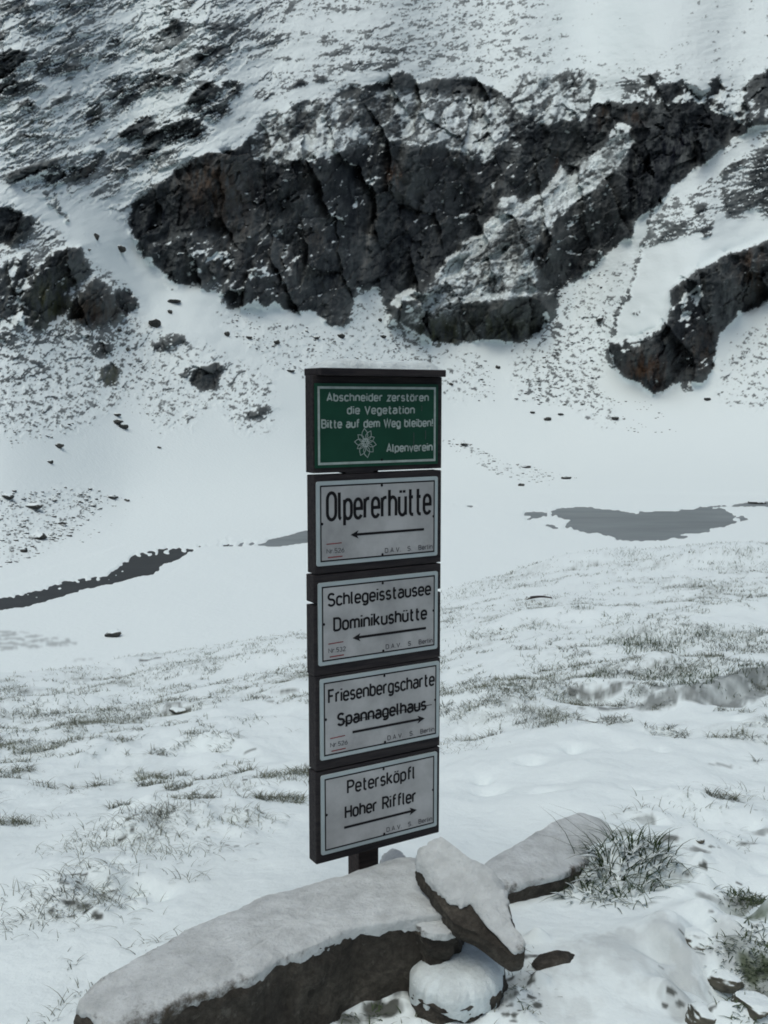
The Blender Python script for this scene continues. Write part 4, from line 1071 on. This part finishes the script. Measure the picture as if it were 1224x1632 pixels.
cx, cz = X(.385), Z(.725)                            # edelweiss in outline
for i, (a, L, wd) in enumerate(((95, 1.0, .26), (60, .95, .24), (25, .85, .24), (-10, .95, .24), (-45, .95, .28), (-80, 1.08, .24), (-115, .98, .26), (-150, .8, .22), (-185, .92, .24), (-222, .85, .24))):
    Lr = 0.041 * L; ca_, sa_ = math.cos(math.radians(a)), math.sin(math.radians(a))
    pts = []
    for t_, s_ in ((.25, -.5), (.5, -1), (.75, -.8), (1, 0), (.75, .8), (.5, 1), (.25, .5)):
        x_, y_ = t_ * Lr, s_ * wd * Lr
        pts.append((cx + (x_ * ca_ - y_ * sa_) * .95, cz + x_ * sa_ + y_ * ca_))
    f.rib(pts, True, .0019, 1)
for k in range(7):
    a = k * 2 * math.pi / 6; rr_ = .0095 if k < 6 else 0
    f.rib(arc(cx + rr_ * math.cos(a), cz + rr_ * math.sin(a), .0042, .0042, 0, 360, 8), True, .0015, 1)
# pale runs of weathering beside the emblem
for xa, ya, yb in ((.80, .60, .80), (.905, .58, .70), (.87, .25, .32)):
    f.rib([(X(xa), Z(ya)), (X(xa) + .0006, Z((ya + yb) / 2)), (X(xa) - .0004, Z(yb))], False, .0018, 2)
f.k += 1
f.poly([(X(.525) + .004 * math.cos(t * math.pi / 5), Z(.955) + .004 * math.sin(t * math.pi / 5)) for t in range(10)], 3, -0.0014)
mesh_obj("sign_plate", f.v, f.f, [M_GREEN, M_PALE, M_FAINT, M_BLACK], boards["g"], smooth=False, mat_idx=f.m)

# cap board with its snow
zc = z_at(598)
uL = on_board(487, 600)[0] + 0.066; uR = on_board(709, 603)[0] - 0.012
V_, F_ = box_mesh([(uL - .03, uR, -0.025, TK + 0.030, zc, zc + 0.021, .003)])
cap_o = mesh_obj("cap_board", V_, F_, M_WOOD, post, smooth=False)
nu, nv = 60, 16
vs, fs = [], []
for i in range(nu + 1):
    for j in range(nv + 1):
        a, b_ = i / nu, j / nv
        ed = min(a, 1 - a) * 20; ed2 = min(b_, 1 - b_) * 5
        k = (1 - math.exp(-ed * 1.2)) * (1 - math.exp(-ed2 * 1.8))
        hgt = 0.025 * k * (1 + +.10 * math.sin(a * 9) + .10 * math.sin(a * 23 + b_ * 5)) * (0.55 + .45 * sstep(0.0, .12, a)) * (0.7 + .3 * sstep(1.0, .9, a))
        vs.append((uL - .029 + a * (uR - uL + .028), -0.024 + b_ * (TK + .053), zc + 0.0205 + hgt))
for i in range(nu):
    for j in range(nv):
        p = i * (nv + 1) + j
        fs.append((p, p + nv + 1, p + nv + 2, p + 1))
mesh_obj("snow_cap", vs, fs, M_SNOW, cap_o)
# the post itself
pu0 = on_board(556, 1395, -TK)[0]; pu1 = on_board(606, 1390, -TK)[0]
pm = (pu0 + pu1) / 2 + .016
V_, F_ = box_mesh([(pm - .036, pm + .036, TK + .001, TK + .073, -0.35, z_at(640), .006)])
mesh_obj("post", V_, F_, M_POST, post, smooth=False)

# ------------------------------------------------------------------ stones around the signpost
def on_plane(px, py, z):
    dx, dy, t = [float(v) for v in ray(px, py)]
    r = (z - EYE) / t
    return np.array([r * dx, r * dy, z])

def resample(P, n):
    P = np.array(P, float); Q = np.vstack([P, P[:1]])
    seg = np.linalg.norm(np.diff(Q, axis=0), axis=1); c = np.concatenate([[0], np.cumsum(seg)])
    t = np.linspace(0, c[-1], n, endpoint=False)
    return np.stack([np.interp(t, c, Q[:, k]) for k in range(3)], 1)

def round_ring(R_, k):
    for _ in range(k): R_ = 0.25 * np.roll(R_, 1, 0) + 0.5 * R_ + 0.25 * np.roll(R_, -1, 0)
    return R_

def n3(p, sc, seed):
    return fbm(p[:, 0] / sc + 3.1 * p[:, 2] / sc, p[:, 1] / sc + 1.7 * p[:, 2] / sc, seed, 4, 0.55)

def slab_stone(name, outline, thick, seed, snow_t, label, cat, snow_mat, stone_mat=M_STONE, snow_drop=0.0, smooth_k=3, taper=0.06, rough=0.010, snow_inset=0.0, bare=(), fine=1.0, n=150, snow_noise=0.25, group=None):
    """flat boulder: outline of its top (x, y, z per corner), sides going down, a cover of snow as its own part"""
    O = round_ring(resample(outline, n), smooth_k)
    c = O.mean(0)
    # best plane of the top, for the inside
    A = np.c_[O[:, 0] - c[0], O[:, 1] - c[1], np.ones(n)]
    k, *_ = np.linalg.lstsq(A, O[:, 2], rcond=None)
    def plane(p): return k[0] * (p[:, 0] - c[0]) + k[1] * (p[:, 1] - c[1]) + k[2]
    rings = []
    for t in (0.0, .1, .2, .3, .4, .5, .6, .7, .8, .87, .93, .97, 1.0):
        p = c + (O - c) * t
        p[:, 2] = plane(p) * (1 - t ** 4) + O[:, 2] * t ** 4 if t < 1 else O[:, 2]
        p = p.copy(); p[:, 2] += rough * 0.8 * n3(p, .12, seed) - (0.012 * t ** 8)
        rings.append(p)
    for d in (.03, .07, .12, .18, .25, .32, .4, .48, .56, .64, .72, .8, .9, 1.0):
        p = O.copy()
        f_ = 1 + 0.02 * math.sin(d * 3) - taper * d
        p[:, :2] = c[:2] + (O[:, :2] - c[:2]) * f_
        p[:, 2] = O[:, 2] - thick * d - 0.012
        nn = n3(p, .16, seed + 5) + .5 * n3(p, .045, seed + 6)
        dirs = (O[:, :2] - c[:2]) / np.linalg.norm(O[:, :2] - c[:2], axis=1)[:, None]
        p[:, :2] += dirs * (nn * rough * 1.6)[:, None]
        rings.append(p)
    org = np.array([c[0], c[1], float(gz(c[0], c[1]))])
    V_ = np.vstack(rings) - org
    F_ = []
    for i in range(len(rings) - 1):
        for j in range(n):
            a, b = i * n + j, i * n + (j + 1) % n
            F_.append((a, a + n, b + n, b))
    root = mesh_obj(name, V_, F_, stone_mat)
    root.location = org
    tag(root, label, cat, group)
    if snow_t > 0:
        rs = []
        O0 = O.copy()
        dirs = (O[:, :2] - c[:2]) / np.linalg.norm(O[:, :2] - c[:2], axis=1)[:, None]
        pull = 0.010 * n3(O, .09, seed + 21) + 0.006 * n3(O, .025, seed + 23)
        bx = np.zeros(n)
        for q, ra, am in bare: bx = np.maximum(bx, np.exp(-((O[:, 0] - q[0]) ** 2 + (O[:, 1] - q[1]) ** 2) / ra ** 2) * am)
        O = O.copy(); O[:, :2] += dirs * (np.minimum(pull, .004) - bx)[:, None]
        O[:, 2] = np.where(bx > .006, plane(O), O[:, 2])
        lip = np.clip(1 - bx / .012, 0, 1)
        for t in (0.0, .08, .16, .24, .32, .4, .48, .56, .64, .72, .79, .85, .90, .94, .97, .99, 1.0, 1.012, 1.01):
            tt = t * (1 - snow_inset)
            p = c + (O - c) * tt
            base_ = plane(p) * (1 - min(tt, 1) ** 4) + O[:, 2] * min(tt, 1) ** 4
            prof = (1 - min(t, 1) ** 3.2) ** 0.6 if t <= 1 else 0
            hgt = snow_t * prof * (1 + snow_noise * n3(p, .14, seed + 9) + fine * .22 * n3(p, .045, seed + 11) + fine * .12 * n3(p, .018, seed + 12))
            p = p.copy(); p[:, 2] = base_ + hgt + 0.004
            if t > 1: p[:, 2] = O[:, 2] + .002 - lip * ((0.006 if t > 1.011 else 0.014) + snow_drop * (0.5 + fine * 1.2 * n3(O, .10, seed + 13) + fine * .35 * n3(O, .03, seed + 15)))
            if t == 1.01: p[:, :2] = c[:2] + (O[:, :2] - c[:2]) * 1.004
            rs.append(p)
        V_ = np.vstack(rs) - org
        F_ = []
        for i in range(len(rs) - 1):
            for j in range(n):
                a, b = i * n + j, i * n + (j + 1) % n
                F_.append((a, a + n, b + n, b))
        so = mesh_obj("snow_cover", V_, F_, snow_mat, root)
        at_ = so.data.attributes.new("thin", 'FLOAT', 'POINT')
        ts = (0.0, .08, .16, .24, .32, .4, .48, .56, .64, .72, .79, .85, .90, .94, .97, .99, 1.0, 1.012, 1.01)
        front = sstep(-.05, .25, (c[1] - O[:, 1]) / np.abs(O[:, 1] - c[1]).max())          # thinner on the side that drops off
        at_.data.foreach_set("value", np.concatenate([(min(t, 1) ** 5) * (.45 + .75 * front) for t in ts]).astype(np.float32))
    return root

# long slab beside the post
zs = 0.235
pts = [(120, 1600, zs - .02), (165, 1560, zs), (300, 1484, zs), (420, 1432, zs), (555, 1396, zs), (640, 1368, zs), (690, 1372, zs), (745, 1420, zs), (735, 1462, zs), (661, 1468, zs), (563, 1483, zs), (502, 1510, zs), (449, 1530, zs - .005), (400, 1562, zs - .01), (347, 1580, zs - .015), (286, 1600, zs - .02), (232, 1630, zs - .03), (175, 1640, zs - .03)]
slab_stone("stone_slab", [on_plane(*p) for p in pts], 0.42, 501, 0.018, "long brown stone slab under thin grey snow at the foot of the signpost", "stone", M_WETSNOW, snow_drop=0.022, rough=0.016, smooth_k=2, n=300, taper=0.10)
# slab behind on the right
zs = 0.045
pts = [(770, 1380), (830, 1345), (880, 1312), (925, 1296), (962, 1308), (988, 1340), (955, 1372), (890, 1396), (812, 1416), (780, 1420)]
slab_stone("stone_slab", [on_plane(*p, zs - max(0, p[0] - 880) * .0008) for p in pts], 0.16, 511, 0.022, "snow-covered slab between the leaning stone and the dark grass tuft", "stone", M_WETSNOW, snow_drop=0.006, taper=0.08)
# leaning stone
pts = [(661, 1376, .33), (668, 1354, .36), (702, 1335, .40), (727, 1353, .385), (747, 1369, .37), (784, 1386, .34), (804, 1410, .31), (814, 1446, .28), (823, 1483, .255), (838, 1503, .235), (836, 1516, .225), (820, 1520, .225), (798, 1506, .232), (762, 1480, .255), (722, 1463, .275), (694, 1428, .295), (682, 1402, .31)]
slab_stone("leaning_stone", [on_plane(*p) for p in pts], 0.045, 521, 0.014, "flat pointed stone leaning on the long slab, dusted with snow", "stone", M_WETSNOW, snow_drop=0.006, smooth_k=1, taper=0.05, rough=0.007, bare=[(on_plane(752, 1474, .262), .09, .055)], n=180)
# rounded stone under a pillow of snow
pts = [(652, 1545), (668, 1528), (700, 1517), (740, 1511), (780, 1513), (800, 1530), (803, 1555), (795, 1580), (765, 1597), (735, 1606), (705, 1604), (675, 1592), (656, 1570)]
slab_stone("rounded_stone", [on_plane(*p, .085) for p in pts], 0.14, 531, 0.045, "rounded stone under a thick white pillow of snow before the slabs", "stone", M_SNOW, snow_drop=0.062, smooth_k=5, taper=0.0, fine=.35, snow_noise=.12)
# small upright stone wedged under the leaning one
pts = [(663, 1486), (672, 1474), (692, 1468), (714, 1470), (728, 1480), (731, 1494), (712, 1500), (682, 1500)]
slab_stone("wedged_stone", [on_plane(*p, .222) + np.array([0, .03, 0]) for p in pts], 0.09, 541, 0.005, "small dark stone wedged under the leaning stone", "stone", M_WETSNOW, smooth_k=4, taper=0.3, snow_drop=.002)
# stone behind the post
pts = [(604, 1388), (609, 1366), (626, 1355), (642, 1361), (650, 1378), (630, 1390)]
slab_stone("small_stone", [on_plane(*p, .12) for p in pts], 0.2, 551, 0.012, "small snowy stone just right of the wooden post", "stone", M_WETSNOW, smooth_k=4)
# lens-shaped dark stone in the snow on the right
pts = [(846, 1530), (862, 1516), (890, 1510), (912, 1514), (905, 1528), (880, 1536), (855, 1540)]
slab_stone("flat_stone", [on_plane(*p, .068) for p in pts], 0.12, 561, 0.0, "flat dark stone bare of snow right of the leaning stone's tip", "stone", M_WETSNOW, smooth_k=3)

# ------------------------------------------------------------------ loose rocks on the slopes and the valley floor
hv = V.reshape(NR, NC, 3)
def hill_at(px, py):
    i = (gy[0] - py) / STEP; j = (px - gx[0]) / STEP
    return hv[int(round(min(max(i, 0), NR - 1))), int(round(min(max(j, 0), NC - 1)))]

def rock_mesh(seed, sub=3, flat=0.6, sharp=0.45):
    bm = bmesh.new(); bmesh.ops.create_icosphere(bm, subdivisions=sub, radius=1.0)
    co = np.array([v.co for v in bm.verts])
    r_ = np.random.default_rng(seed)
    for _ in range(9):                                # chop facets
        d = r_.normal(size=3); d /= np.linalg.norm(d); h_ = r_.uniform(.55, .9)
        s_ = co @ d; ex = np.maximum(s_ - h_, 0); co = co - ex[:, None] * d * 0.92
    co = co * (1 + 0.10 * n3(co, .5, seed))[:, None]
    co[:, 2] *= flat
    F_ = [tuple(v.index for v in f.verts) for f in bm.faces]
    bm.free()
    return co, F_

ROCKS = [(180, 1011, 28, 14, "dark lone boulder on the snow below the dark stream bend"), (552, 575, 16, 9, "dark boulder on the snow just above the signpost cap"),
 (12, 790, 18, 9, "dark block at the upper left corner of the scree patch"), (80, 736, 10, 6, "small dark rock alone in the snow above the scree patch"), (202, 796, 9, 4, "lowest flat dark rock right of the scree patch"), (178, 791, 16, 6, "broad flat dark rock at the right tip of the scree patch"),
 (254, 712, 7, 4, "tiny dark rock at the foot of the speckled slope"), (60, 853, 30, 10, "large flat snow-topped slab in the scree patch"), (38, 876, 14, 8, "dark rock at the lower edge of the scree patch"), (52, 806, 26, 9, "long dark slab in the upper scree patch"), (100, 833, 14, 6, "flat dark rock at the right side of the scree patch"),
 (94, 710, 14, 8, "dark rock at the foot of the grassy outcrop slope"), (197, 679, 16, 9, "lower rock of a close pair under the outcrop"), (186, 672, 18, 8, "upper broad rock of a close pair under the outcrop"), (186, 661, 12, 5, "thin rock just above the close pair under the outcrop"),
 (873, 667, 13, 6, "largest dark rock at the foot of the right talus fan"), (849, 657, 8, 4, "small rock left of the largest one below the talus fan"), (894, 660, 9, 4, "small rock right of the largest one below the talus fan"), (1128, 635, 10, 5, "dark rock below the right rock outcrop"), (980, 665, 12, 6, "rock in the faint speckles under the right outcrop"),
 (902, 761, 16, 6, "dark rock at the right end of the thin rock line"), (838, 743, 16, 5, "flat rock in the middle of the thin rock line"), (740, 707, 14, 6, "upper rock of the thin rock line beside the sign"), (830, 772, 10, 6, "lowest rock of the thin rock line"), (1206, 797, 26, 6, "long low dark rock at the far right end of the lake arm"),
 (544, 535, 12, 8, "rock right under the lowest tongue of the wall"), (504, 537, 14, 5, "flat rock on the snow left of the wall's lowest tongue"), (442, 545, 10, 7, "dark rock in the streaked slope left of the signpost cap"), (464, 590, 14, 5, "long flat rock near the left end of the signpost cap"), (611, 535, 10, 6, "rock in the snow chute right of the wall's tongue"),
 (605, 509, 8, 5, "small rock in the middle of the snow chute"), (793, 585, 9, 6, "rock below the right foot of the wall"), (719, 612, 8, 4, "small rock right of the signpost cap"), (247, 514, 22, 13, "dark boulder perched at the edge of the snow gully"), (190, 526, 9, 6, "small dark rock under the left outcrop"),
 (203, 556, 8, 6, "small round rock beside the olive block"), (155, 376, 10, 11, "dark upright rock in the snow gully"), (192, 395, 18, 10, "dark wedge of rock in the snow gully under the wall"), (362, 532, 9, 8, "dark rock on the slope under the wall's left foot"), (397, 537, 12, 5, "flat rock on the slope right of the wall's left foot"),
 (270, 496, 8, 6, "small rock in the clean snow of the gully"), (278, 480, 22, 6, "thin long rock in the clean snow of the gully"), (955, 508, 12, 10, "dark rock in the upper right talus"), (142, 398, 7, 3, "tiny flat rock at the gully's left edge")]
for i, (px, py, w_, h_, lab) in enumerate(ROCKS):
    p = hill_at(px, py + h_ * 0.4)
    dist = math.hypot(p[0], p[1]); sc = dist / FPX
    co, F_ = rock_mesh(700 + i, 2, 1.0)
    co = co * np.array([w_ * 0.55 * sc, w_ * 0.5 * sc, h_ * 0.62 * sc])
    a = rng.uniform(-.3, .3); co = np.c_[co[:, 0] * math.cos(a) - co[:, 1] * math.sin(a), co[:, 0] * math.sin(a) + co[:, 1] * math.cos(a), co[:, 2]]
    o = mesh_obj("boulder", co, F_, M_BOULDER, smooth=False)
    o.location = (float(p[0]), float(p[1]), float(p[2]) + h_ * 0.28 * sc)
    tag(o, lab, "boulder", "boulders lying on the far snow slopes")

# scree: hundreds of small stones in drifts
sv, sf = [], []
protos = [rock_mesh(900 + k, 1, .5) for k in range(6)]
def scatter(poly, count, smin, smax, seed, lean=0.0):
    r_ = np.random.default_rng(seed); P = np.array(poly, float); done = 0; tries = 0
    while done < count and tries < count * 40:
        tries += 1
        x = r_.uniform(P[:, 0].min(), P[:, 0].max()); y = r_.uniform(P[:, 1].min(), P[:, 1].max())
        if not inside(np.array([x]), np.array([y]), poly)[0]: continue
        if float(fbm(np.array([x / 40]), np.array([y / 18]), seed, 3)[0]) < r_.uniform(-.5, .35): continue
        p = hill_at(x, y); sc = math.hypot(p[0], p[1]) / FPX
        s_ = smin * (smax / smin) ** (r_.random() ** 2.2) * sc
        co, F_ = protos[r_.integers(6)]
        a = r_.uniform(0, 6.28); q = co * np.array([1.0, .8, r_.uniform(.5, .95)]) * s_
        q = np.c_[q[:, 0] * math.cos(a) - q[:, 1] * math.sin(a), q[:, 0] * math.sin(a) + q[:, 1] * math.cos(a), q[:, 2]] + p + np.array([0, 0, s_ * .1])
        b = sum(len(v) for v in sv)
        sv.append(q); sf.extend([tuple(b + t for t in f_) for f_ in F_]); done += 1
scatter([(-60, 800), (0, 785), (60, 778), (130, 773), (165, 780), (190, 790), (150, 820), (120, 850), (95, 875), (0, 905), (-60, 910)], 520, 1.6, 6.5, 1001)
scatter([(100, 840), (140, 800), (230, 790), (200, 830), (130, 870)], 40, 1.2, 3, 1002)
scatter([(690, 690), (720, 692), (800, 732), (925, 762), (870, 774), (800, 764), (740, 730)], 150, 1.3, 4.2, 1003)
scatter([(820, 640), (830, 585), (880, 560), (960, 600), (970, 640), (900, 650)], 170, 1.3, 4.5, 1004)
scatter([(960, 630), (1040, 640), (1080, 690), (990, 690)], 45, 1.2, 3, 1005)
scatter([(360, 500), (420, 500), (480, 515), (560, 545), (640, 590), (560, 600), (440, 590), (380, 545)], 210, 1.2, 4.2, 1006)
scatter([(620, 520), (660, 530), (700, 590), (670, 600), (625, 560)], 90, 1.2, 4, 1007)
scatter([(730, 555), (770, 560), (800, 640), (750, 640)], 60, 1.2, 4, 1008)
scatter([(-50, 640), (60, 640), (130, 660), (130, 690), (60, 720), (-50, 700)], 80, 1.2, 4.5, 1009)
scatter([(180, 560), (250, 580), (290, 640), (250, 700), (190, 640)], 90, 1.2, 3.4, 1010)
scatter([(850, 440), (960, 420), (1000, 470), (960, 590), (880, 570), (890, 500)], 130, 1.2, 3.6, 1011)
scree = mesh_obj("scree", np.vstack(sv), sf, M_BOULDER, smooth=False)
tag(scree, "small dark stones sticking out of the snow on the scree slopes", "scree", kind="stuff")

# small rocks on the near hillside
for i, (px, py, w_, h_, lab) in enumerate(((843, 953, 14, 8, "dark stump of rock with a stick on the near snowy rise"), (800, 1002, 7, 5, "small dark stone in the tussocks right of the signpost"), (283, 1133, 26, 10, "dark stone half under a snow hollow on the left hillside"), (268, 1036, 11, 6, "small dark stone at the edge of the left hillside"), (945, 1147, 22, 6, "flat dark stone on the near slope below the tussock bank"),
                                       (1115, 1340, 14, 10, "dark stone poking out behind the big grass tuft"), (1112, 1484, 52, 40, "grey snow-dusted stone half buried right of the smooth snow hollow"), (1152, 1545, 58, 44, "brownish half-buried stone between two green turf patches"), (1200, 1588, 60, 36, "dark earthy stone at the edge of the green turf patch"), (1116, 1612, 54, 40, "grey rounded stone at the bottom edge below the turf patches"))):
    p = at(px, py + h_ * .3); sc = math.hypot(p[0], p[1]) / FPX
    near_ = py > 1400
    co, F_ = rock_mesh(1200 + i, 4 if near_ else 3, 1.0)
    co = co * np.array([w_ * .55 * sc, w_ * .6 * sc, h_ * (.42 if near_ else .6) * sc])
    if near_: co = co * (1 + .10 * n3(co, .03, 1250 + i))[:, None]
    o = mesh_obj("stone", co, F_, M_NEARSTONE, smooth=near_)
    o.location = (p[0], p[1], p[2] + (-.12 if near_ else .1) * h_ * sc)
    tag(o, lab, "stone", "stones on the near hillside")
# the stick
p0, p1 = at(845, 957), at(880, 957)
d = p1 - p0; L_ = np.linalg.norm(d)
vs, fs = [], []
for i in range(7):
    t_ = i / 6; c_ = p0 + d * t_ + np.array([0, 0, .03 + .02 * math.sin(t_ * 3)]); rd = .022 * (1 - .6 * t_)
    for k in range(6): vs.append(c_ + np.array([0, rd * math.cos(k * 1.047), rd * math.sin(k * 1.047)]))
for i in range(6):
    for k in range(6): fs.append((i * 6 + k, i * 6 + (k + 1) % 6, i * 6 + 6 + (k + 1) % 6, i * 6 + 6 + k))
tag(mesh_obj("stick", vs, fs, M_POST), "short reddish-brown stick lying on the near snowy rise", "stick")

# ------------------------------------------------------------------ grass
def blades(spots, rnd):
    """spots: (point, height, lean azimuth, lean amount, width) -> tapered curved strips"""
    V_, F_ = [], []
    for p, hh, az, ln, wd in spots:
        dx, dy = math.cos(az), math.sin(az); sx_, sy_ = -dy, dx
        b = len(V_); N = 4
        for i in range(N + 1):
            t_ = i / N
            bend = ln * hh * t_ ** 1.8
            z_ = hh * (t_ - 0.45 * ln * t_ ** 2.2)
            w_ = wd * (1 - t_) ** 0.7 * 0.5
            c_ = (p[0] + dx * bend, p[1] + dy * bend, p[2] + z_ - .01)
            V_.append((c_[0] + sx_ * w_, c_[1] + sy_ * w_, c_[2])); V_.append((c_[0] - sx_ * w_, c_[1] - sy_ * w_, c_[2]))
        for i in range(N): F_.append((b + 2 * i, b + 2 * i + 1, b + 2 * i + 3, b + 2 * i + 2))
    return V_, F_

def gpts(xy):
    z = gz(xy[:, 0], xy[:, 1])
    return np.c_[xy, z]

gs = []
TUFTS = [(230, 1320, .22, .16, 150, .10), (255, 1300, .10, .06, 50, .13), (150, 1345, .18, .1, 70, .08), (330, 1300, .25, .12, 110, .07), (400, 1305, .12, .08, 60, .08), (380, 1255, .2, .1, 60, .08), (210, 1245, .15, .08, 30, .06), (110, 1420, .22, .12, 120, .09), (70, 1460, .2, .08, 60, .08), (150, 1440, .15, .08, 60, .07), (170, 1400, .12, .1, 50, .09),
         (300, 1360, .2, .1, 40, .09), (470, 1240, .12, .06, 30, .1), (60, 1310, .15, .08, 35, .07), (100, 1265, .2, .1, 30, .07), (20, 1230, .2, .1, 30, .07), (300, 1400, .06, .04, 10, .10), (215, 1510, .04, .04, 5, .07), (285, 1490, .04, .03, 4, .07), (240, 1505, .05, .03, 6, .06), (120, 1545, .06, .04, 7, .06),
         (130, 1590, .05, .04, 8, .09), (90, 1620, .05, .04, 5, .10), (60, 1628, .05, .04, 4, .08), (1110, 1290, .25, .08, 30, .10), (1195, 1270, .15, .06, 25, .11), (1150, 1340, .2, .06, 25, .06), (745, 1190, .2, .1, 40, .07), (730, 1180, .08, .05, 25, .09), (700, 1190, .06, .05, 10, .11), (870, 1155, .15, .1, 80, .14), (850, 1140, .25, .1, 70, .10), (790, 1125, .3, .15, 70, .10), (1000, 1300, .1, .05, 14, .08),
         (640, 1630, .2, .06, 50, .05), (570, 1625, .12, .05, 30, .04), (820, 1560, .06, .12, 40, .04), (830, 1600, .08, .06, 35, .035), (840, 1540, .03, .08, 20, .03), (1205, 1440, .08, .05, 60, .05), (1200, 1550, .08, .06, 60, .05)]
for px, py, ra, rb, cnt, hh in TUFTS:
    cnt = int(cnt * 2.4)
    p = at(px, py)
    xy = np.c_[p[0] + rng.normal(0, ra * .55, cnt), p[1] + rng.normal(0, rb * .9, cnt)]
    P3 = gpts(xy)
    for q in P3: gs.append((q, hh * rng.uniform(.25, .8), rng.uniform(0, 6.28) * .6 + rng.choice([0, 2.6]), rng.uniform(.5, 1.6), .0024 + .0012 * rng.random()))
# belts of tussock grass across the hillside
cand = 240000
pxs = rng.uniform(-350, 1580, cand); u_ = rng.random(cand)
rlo, rhi = 4.5, 27.0
rad = 1.0 / (1 / rlo + (1 / rhi - 1 / rlo) * u_)
th = np.arctan((pxs - 612) / FPX / 0.985)
X_, Y_ = rad * np.sin(th), rad * np.cos(th)
bl = fbm(X_ / 1.8, Y_ / 1.3, 351, 4, 0.55) + 0.25
cl = fbm(X_ / .30, Y_ / .26, 371, 3, 0.6)
keep = (bl + 1.2 * cl > 0.47 + 0.4 * (rad < 6.5)) & (rad < np.interp(pxs, az_px, crest_r) * 1.15)
X_, Y_ = X_[keep], Y_[keep]; rad = rad[keep]
P3 = gpts(np.c_[X_, Y_])
for q, r_ in zip(P3, rad):
    gs.append((q, rng.uniform(.02, .06) * (1 + .03 * r_), rng.uniform(0, 6.28), rng.uniform(.6, 1.7), .0027 + .00034 * r_))
V_, F_ = blades(gs, rng)
gr = mesh_obj("grass", V_, F_, M_BLADE)
tag(gr, "thin frosted grass blades poking through the snow of the hillside", "grass", kind="stuff")
# greener tussocks
gg = []
for px, py, ra, rb, cnt, hh in ((1040, 1030, .45, .25, 300, .17), (1000, 1025, .3, .2, 120, .15), (1110, 1010, .35, .2, 160, .15), (950, 1075, .3, .2, 100, .12), (880, 1065, .3, .2, 100, .12), (1060, 1078, .5, .15, 240, .14), (1165, 905, .5, .35, 120, .2), (1110, 935, .4, .3, 80, .16), (925, 970, .15, .1, 60, .14), (985, 990, .2, .15, 60, .15), (1010, 885, .5, .4, 100, .22), (1180, 880, .5, .4, 90, .2), (745, 945, .6, .4, 160, .16), (830, 935, .3, .2, 60, .14), (760, 1010, .3, .2, 70, .12), (720, 990, .2, .15, 60, .12), (860, 1000, .3, .15, 50, .1), (700, 1060, .2, .15, 60, .12), (1190, 1010, .3, .2, 60, .12), (1150, 1078, .5, .12, 160, .12), (1210, 1060, .5, .12, 140, .12), (1100, 1090, .4, .1, 120, .1), (880, 1110, .4, .1, 100, .09), (340, 1060, .4, .25, 110, .12), (420, 1030, .4, .3, 110, .12), (460, 1015, .4, .3, 70, .12), (330, 1045, .3, .2, 60, .14), (90, 1130, .5, .3, 120, .10), (45, 1170, .4, .2, 90, .10), (215, 1105, .4, .2, 80, .09), (30, 1210, .3, .15, 50, .08), (395, 1150, .2, .1, 40, .1), (1180, 1435, .07, .04, 130, .06), (1215, 1500, .07, .05, 140, .06), (1150, 1520, .05, .03, 80, .05), (1195, 1560, .08, .05, 260, .045), (1190, 1620, .06, .04, 100, .05), (1215, 1440, .08, .04, 320, .05), (1215, 1545, .08, .05, 300, .045), (830, 1585, .03, .05, 40, .04), (590, 1622, .08, .03, 60, .05)):
    p = at(px, py)
    P3 = gpts(np.c_[p[0] + rng.normal(0, ra * .5, cnt), p[1] + rng.normal(0, rb * .7, cnt)])
    for q in P3: gg.append((q, hh * rng.uniform(.25, .8), rng.uniform(0, 6.28), rng.uniform(.5, 1.6), .004 + .003 * rng.random()))
V_, F_ = blades(gg, rng)
g2 = mesh_obj("tussock_grass", V_, F_, M_BLADE_GREEN)
tag(g2, "greener tussocks of grass along the snowy bank and hillside", "grass", kind="stuff")

# the big tuft beside the slabs: long drooping blades, each loaded with snow on top
p = at(975, 1400)
big = []
for cx_, cy_, cnt, ra, hmin, hmax in ((905, 1402, 70, .035, .06, .12), (940, 1425, 110, .045, .06, .13), (985, 1400, 210, .055, .08, .19), (1035, 1375, 150, .05, .08, .17), (1000, 1345, 90, .05, .08, .16), (960, 1365, 60, .04, .06, .13), (985, 1435, 70, .035, .05, .10)):
    q0 = at(cx_, cy_)
    for k in range(int(cnt * .62)):
        q = q0[:2] + rng.normal(0, 1, 2) * np.array([ra * 1.25, ra * .8])
        dq = q - q0[:2]
        az = math.atan2(dq[1], dq[0]) + rng.normal(0, .9)
        big.append(((q[0], q[1], float(gz(q[0], q[1]))), rng.uniform(hmin, hmax) * .68, az, rng.uniform(.4, 2.1), rng.uniform(.0035, .0065)))
for az, hh in ((2.3, .30), (2.6, .33), (2.0, .26), (2.45, .24), (1.9, .20), (.7, .24), (.45, .27), (.9, .2), (2.9, .22)):
    big.append(((p[0] + rng.normal(0, .05), p[1] + .05 + rng.normal(0, .03), p[2]), hh, az, 1.0, .004))
# snow lying along the drooping blades
load = []
for q, hh, az, ln, wd in big[:470]:
    if rng.random() < .15:
        load.append(((q[0], q[1], q[2] + .012), hh * rng.uniform(.4, .7), az + rng.normal(0, .3), max(ln, .9), rng.uniform(.012, .026)))
V_, F_ = blades(big, rng); V2, F2b = blades(load, rng)
org = np.array([p[0], p[1], p[2]])
tuft = mesh_obj("grass_tuft", np.array(V_ + V2) - org, F_ + [tuple(t_ + len(V_) for t_ in f_) for f_ in F2b], [M_BLADE_DARK, M_SNOW], mat_idx=[0] * len(F_) + [1] * len(F2b)); tuft.location = org
tag(tuft, "large dark grass tuft weighed down by snow beside the right slab", "grass tuft")
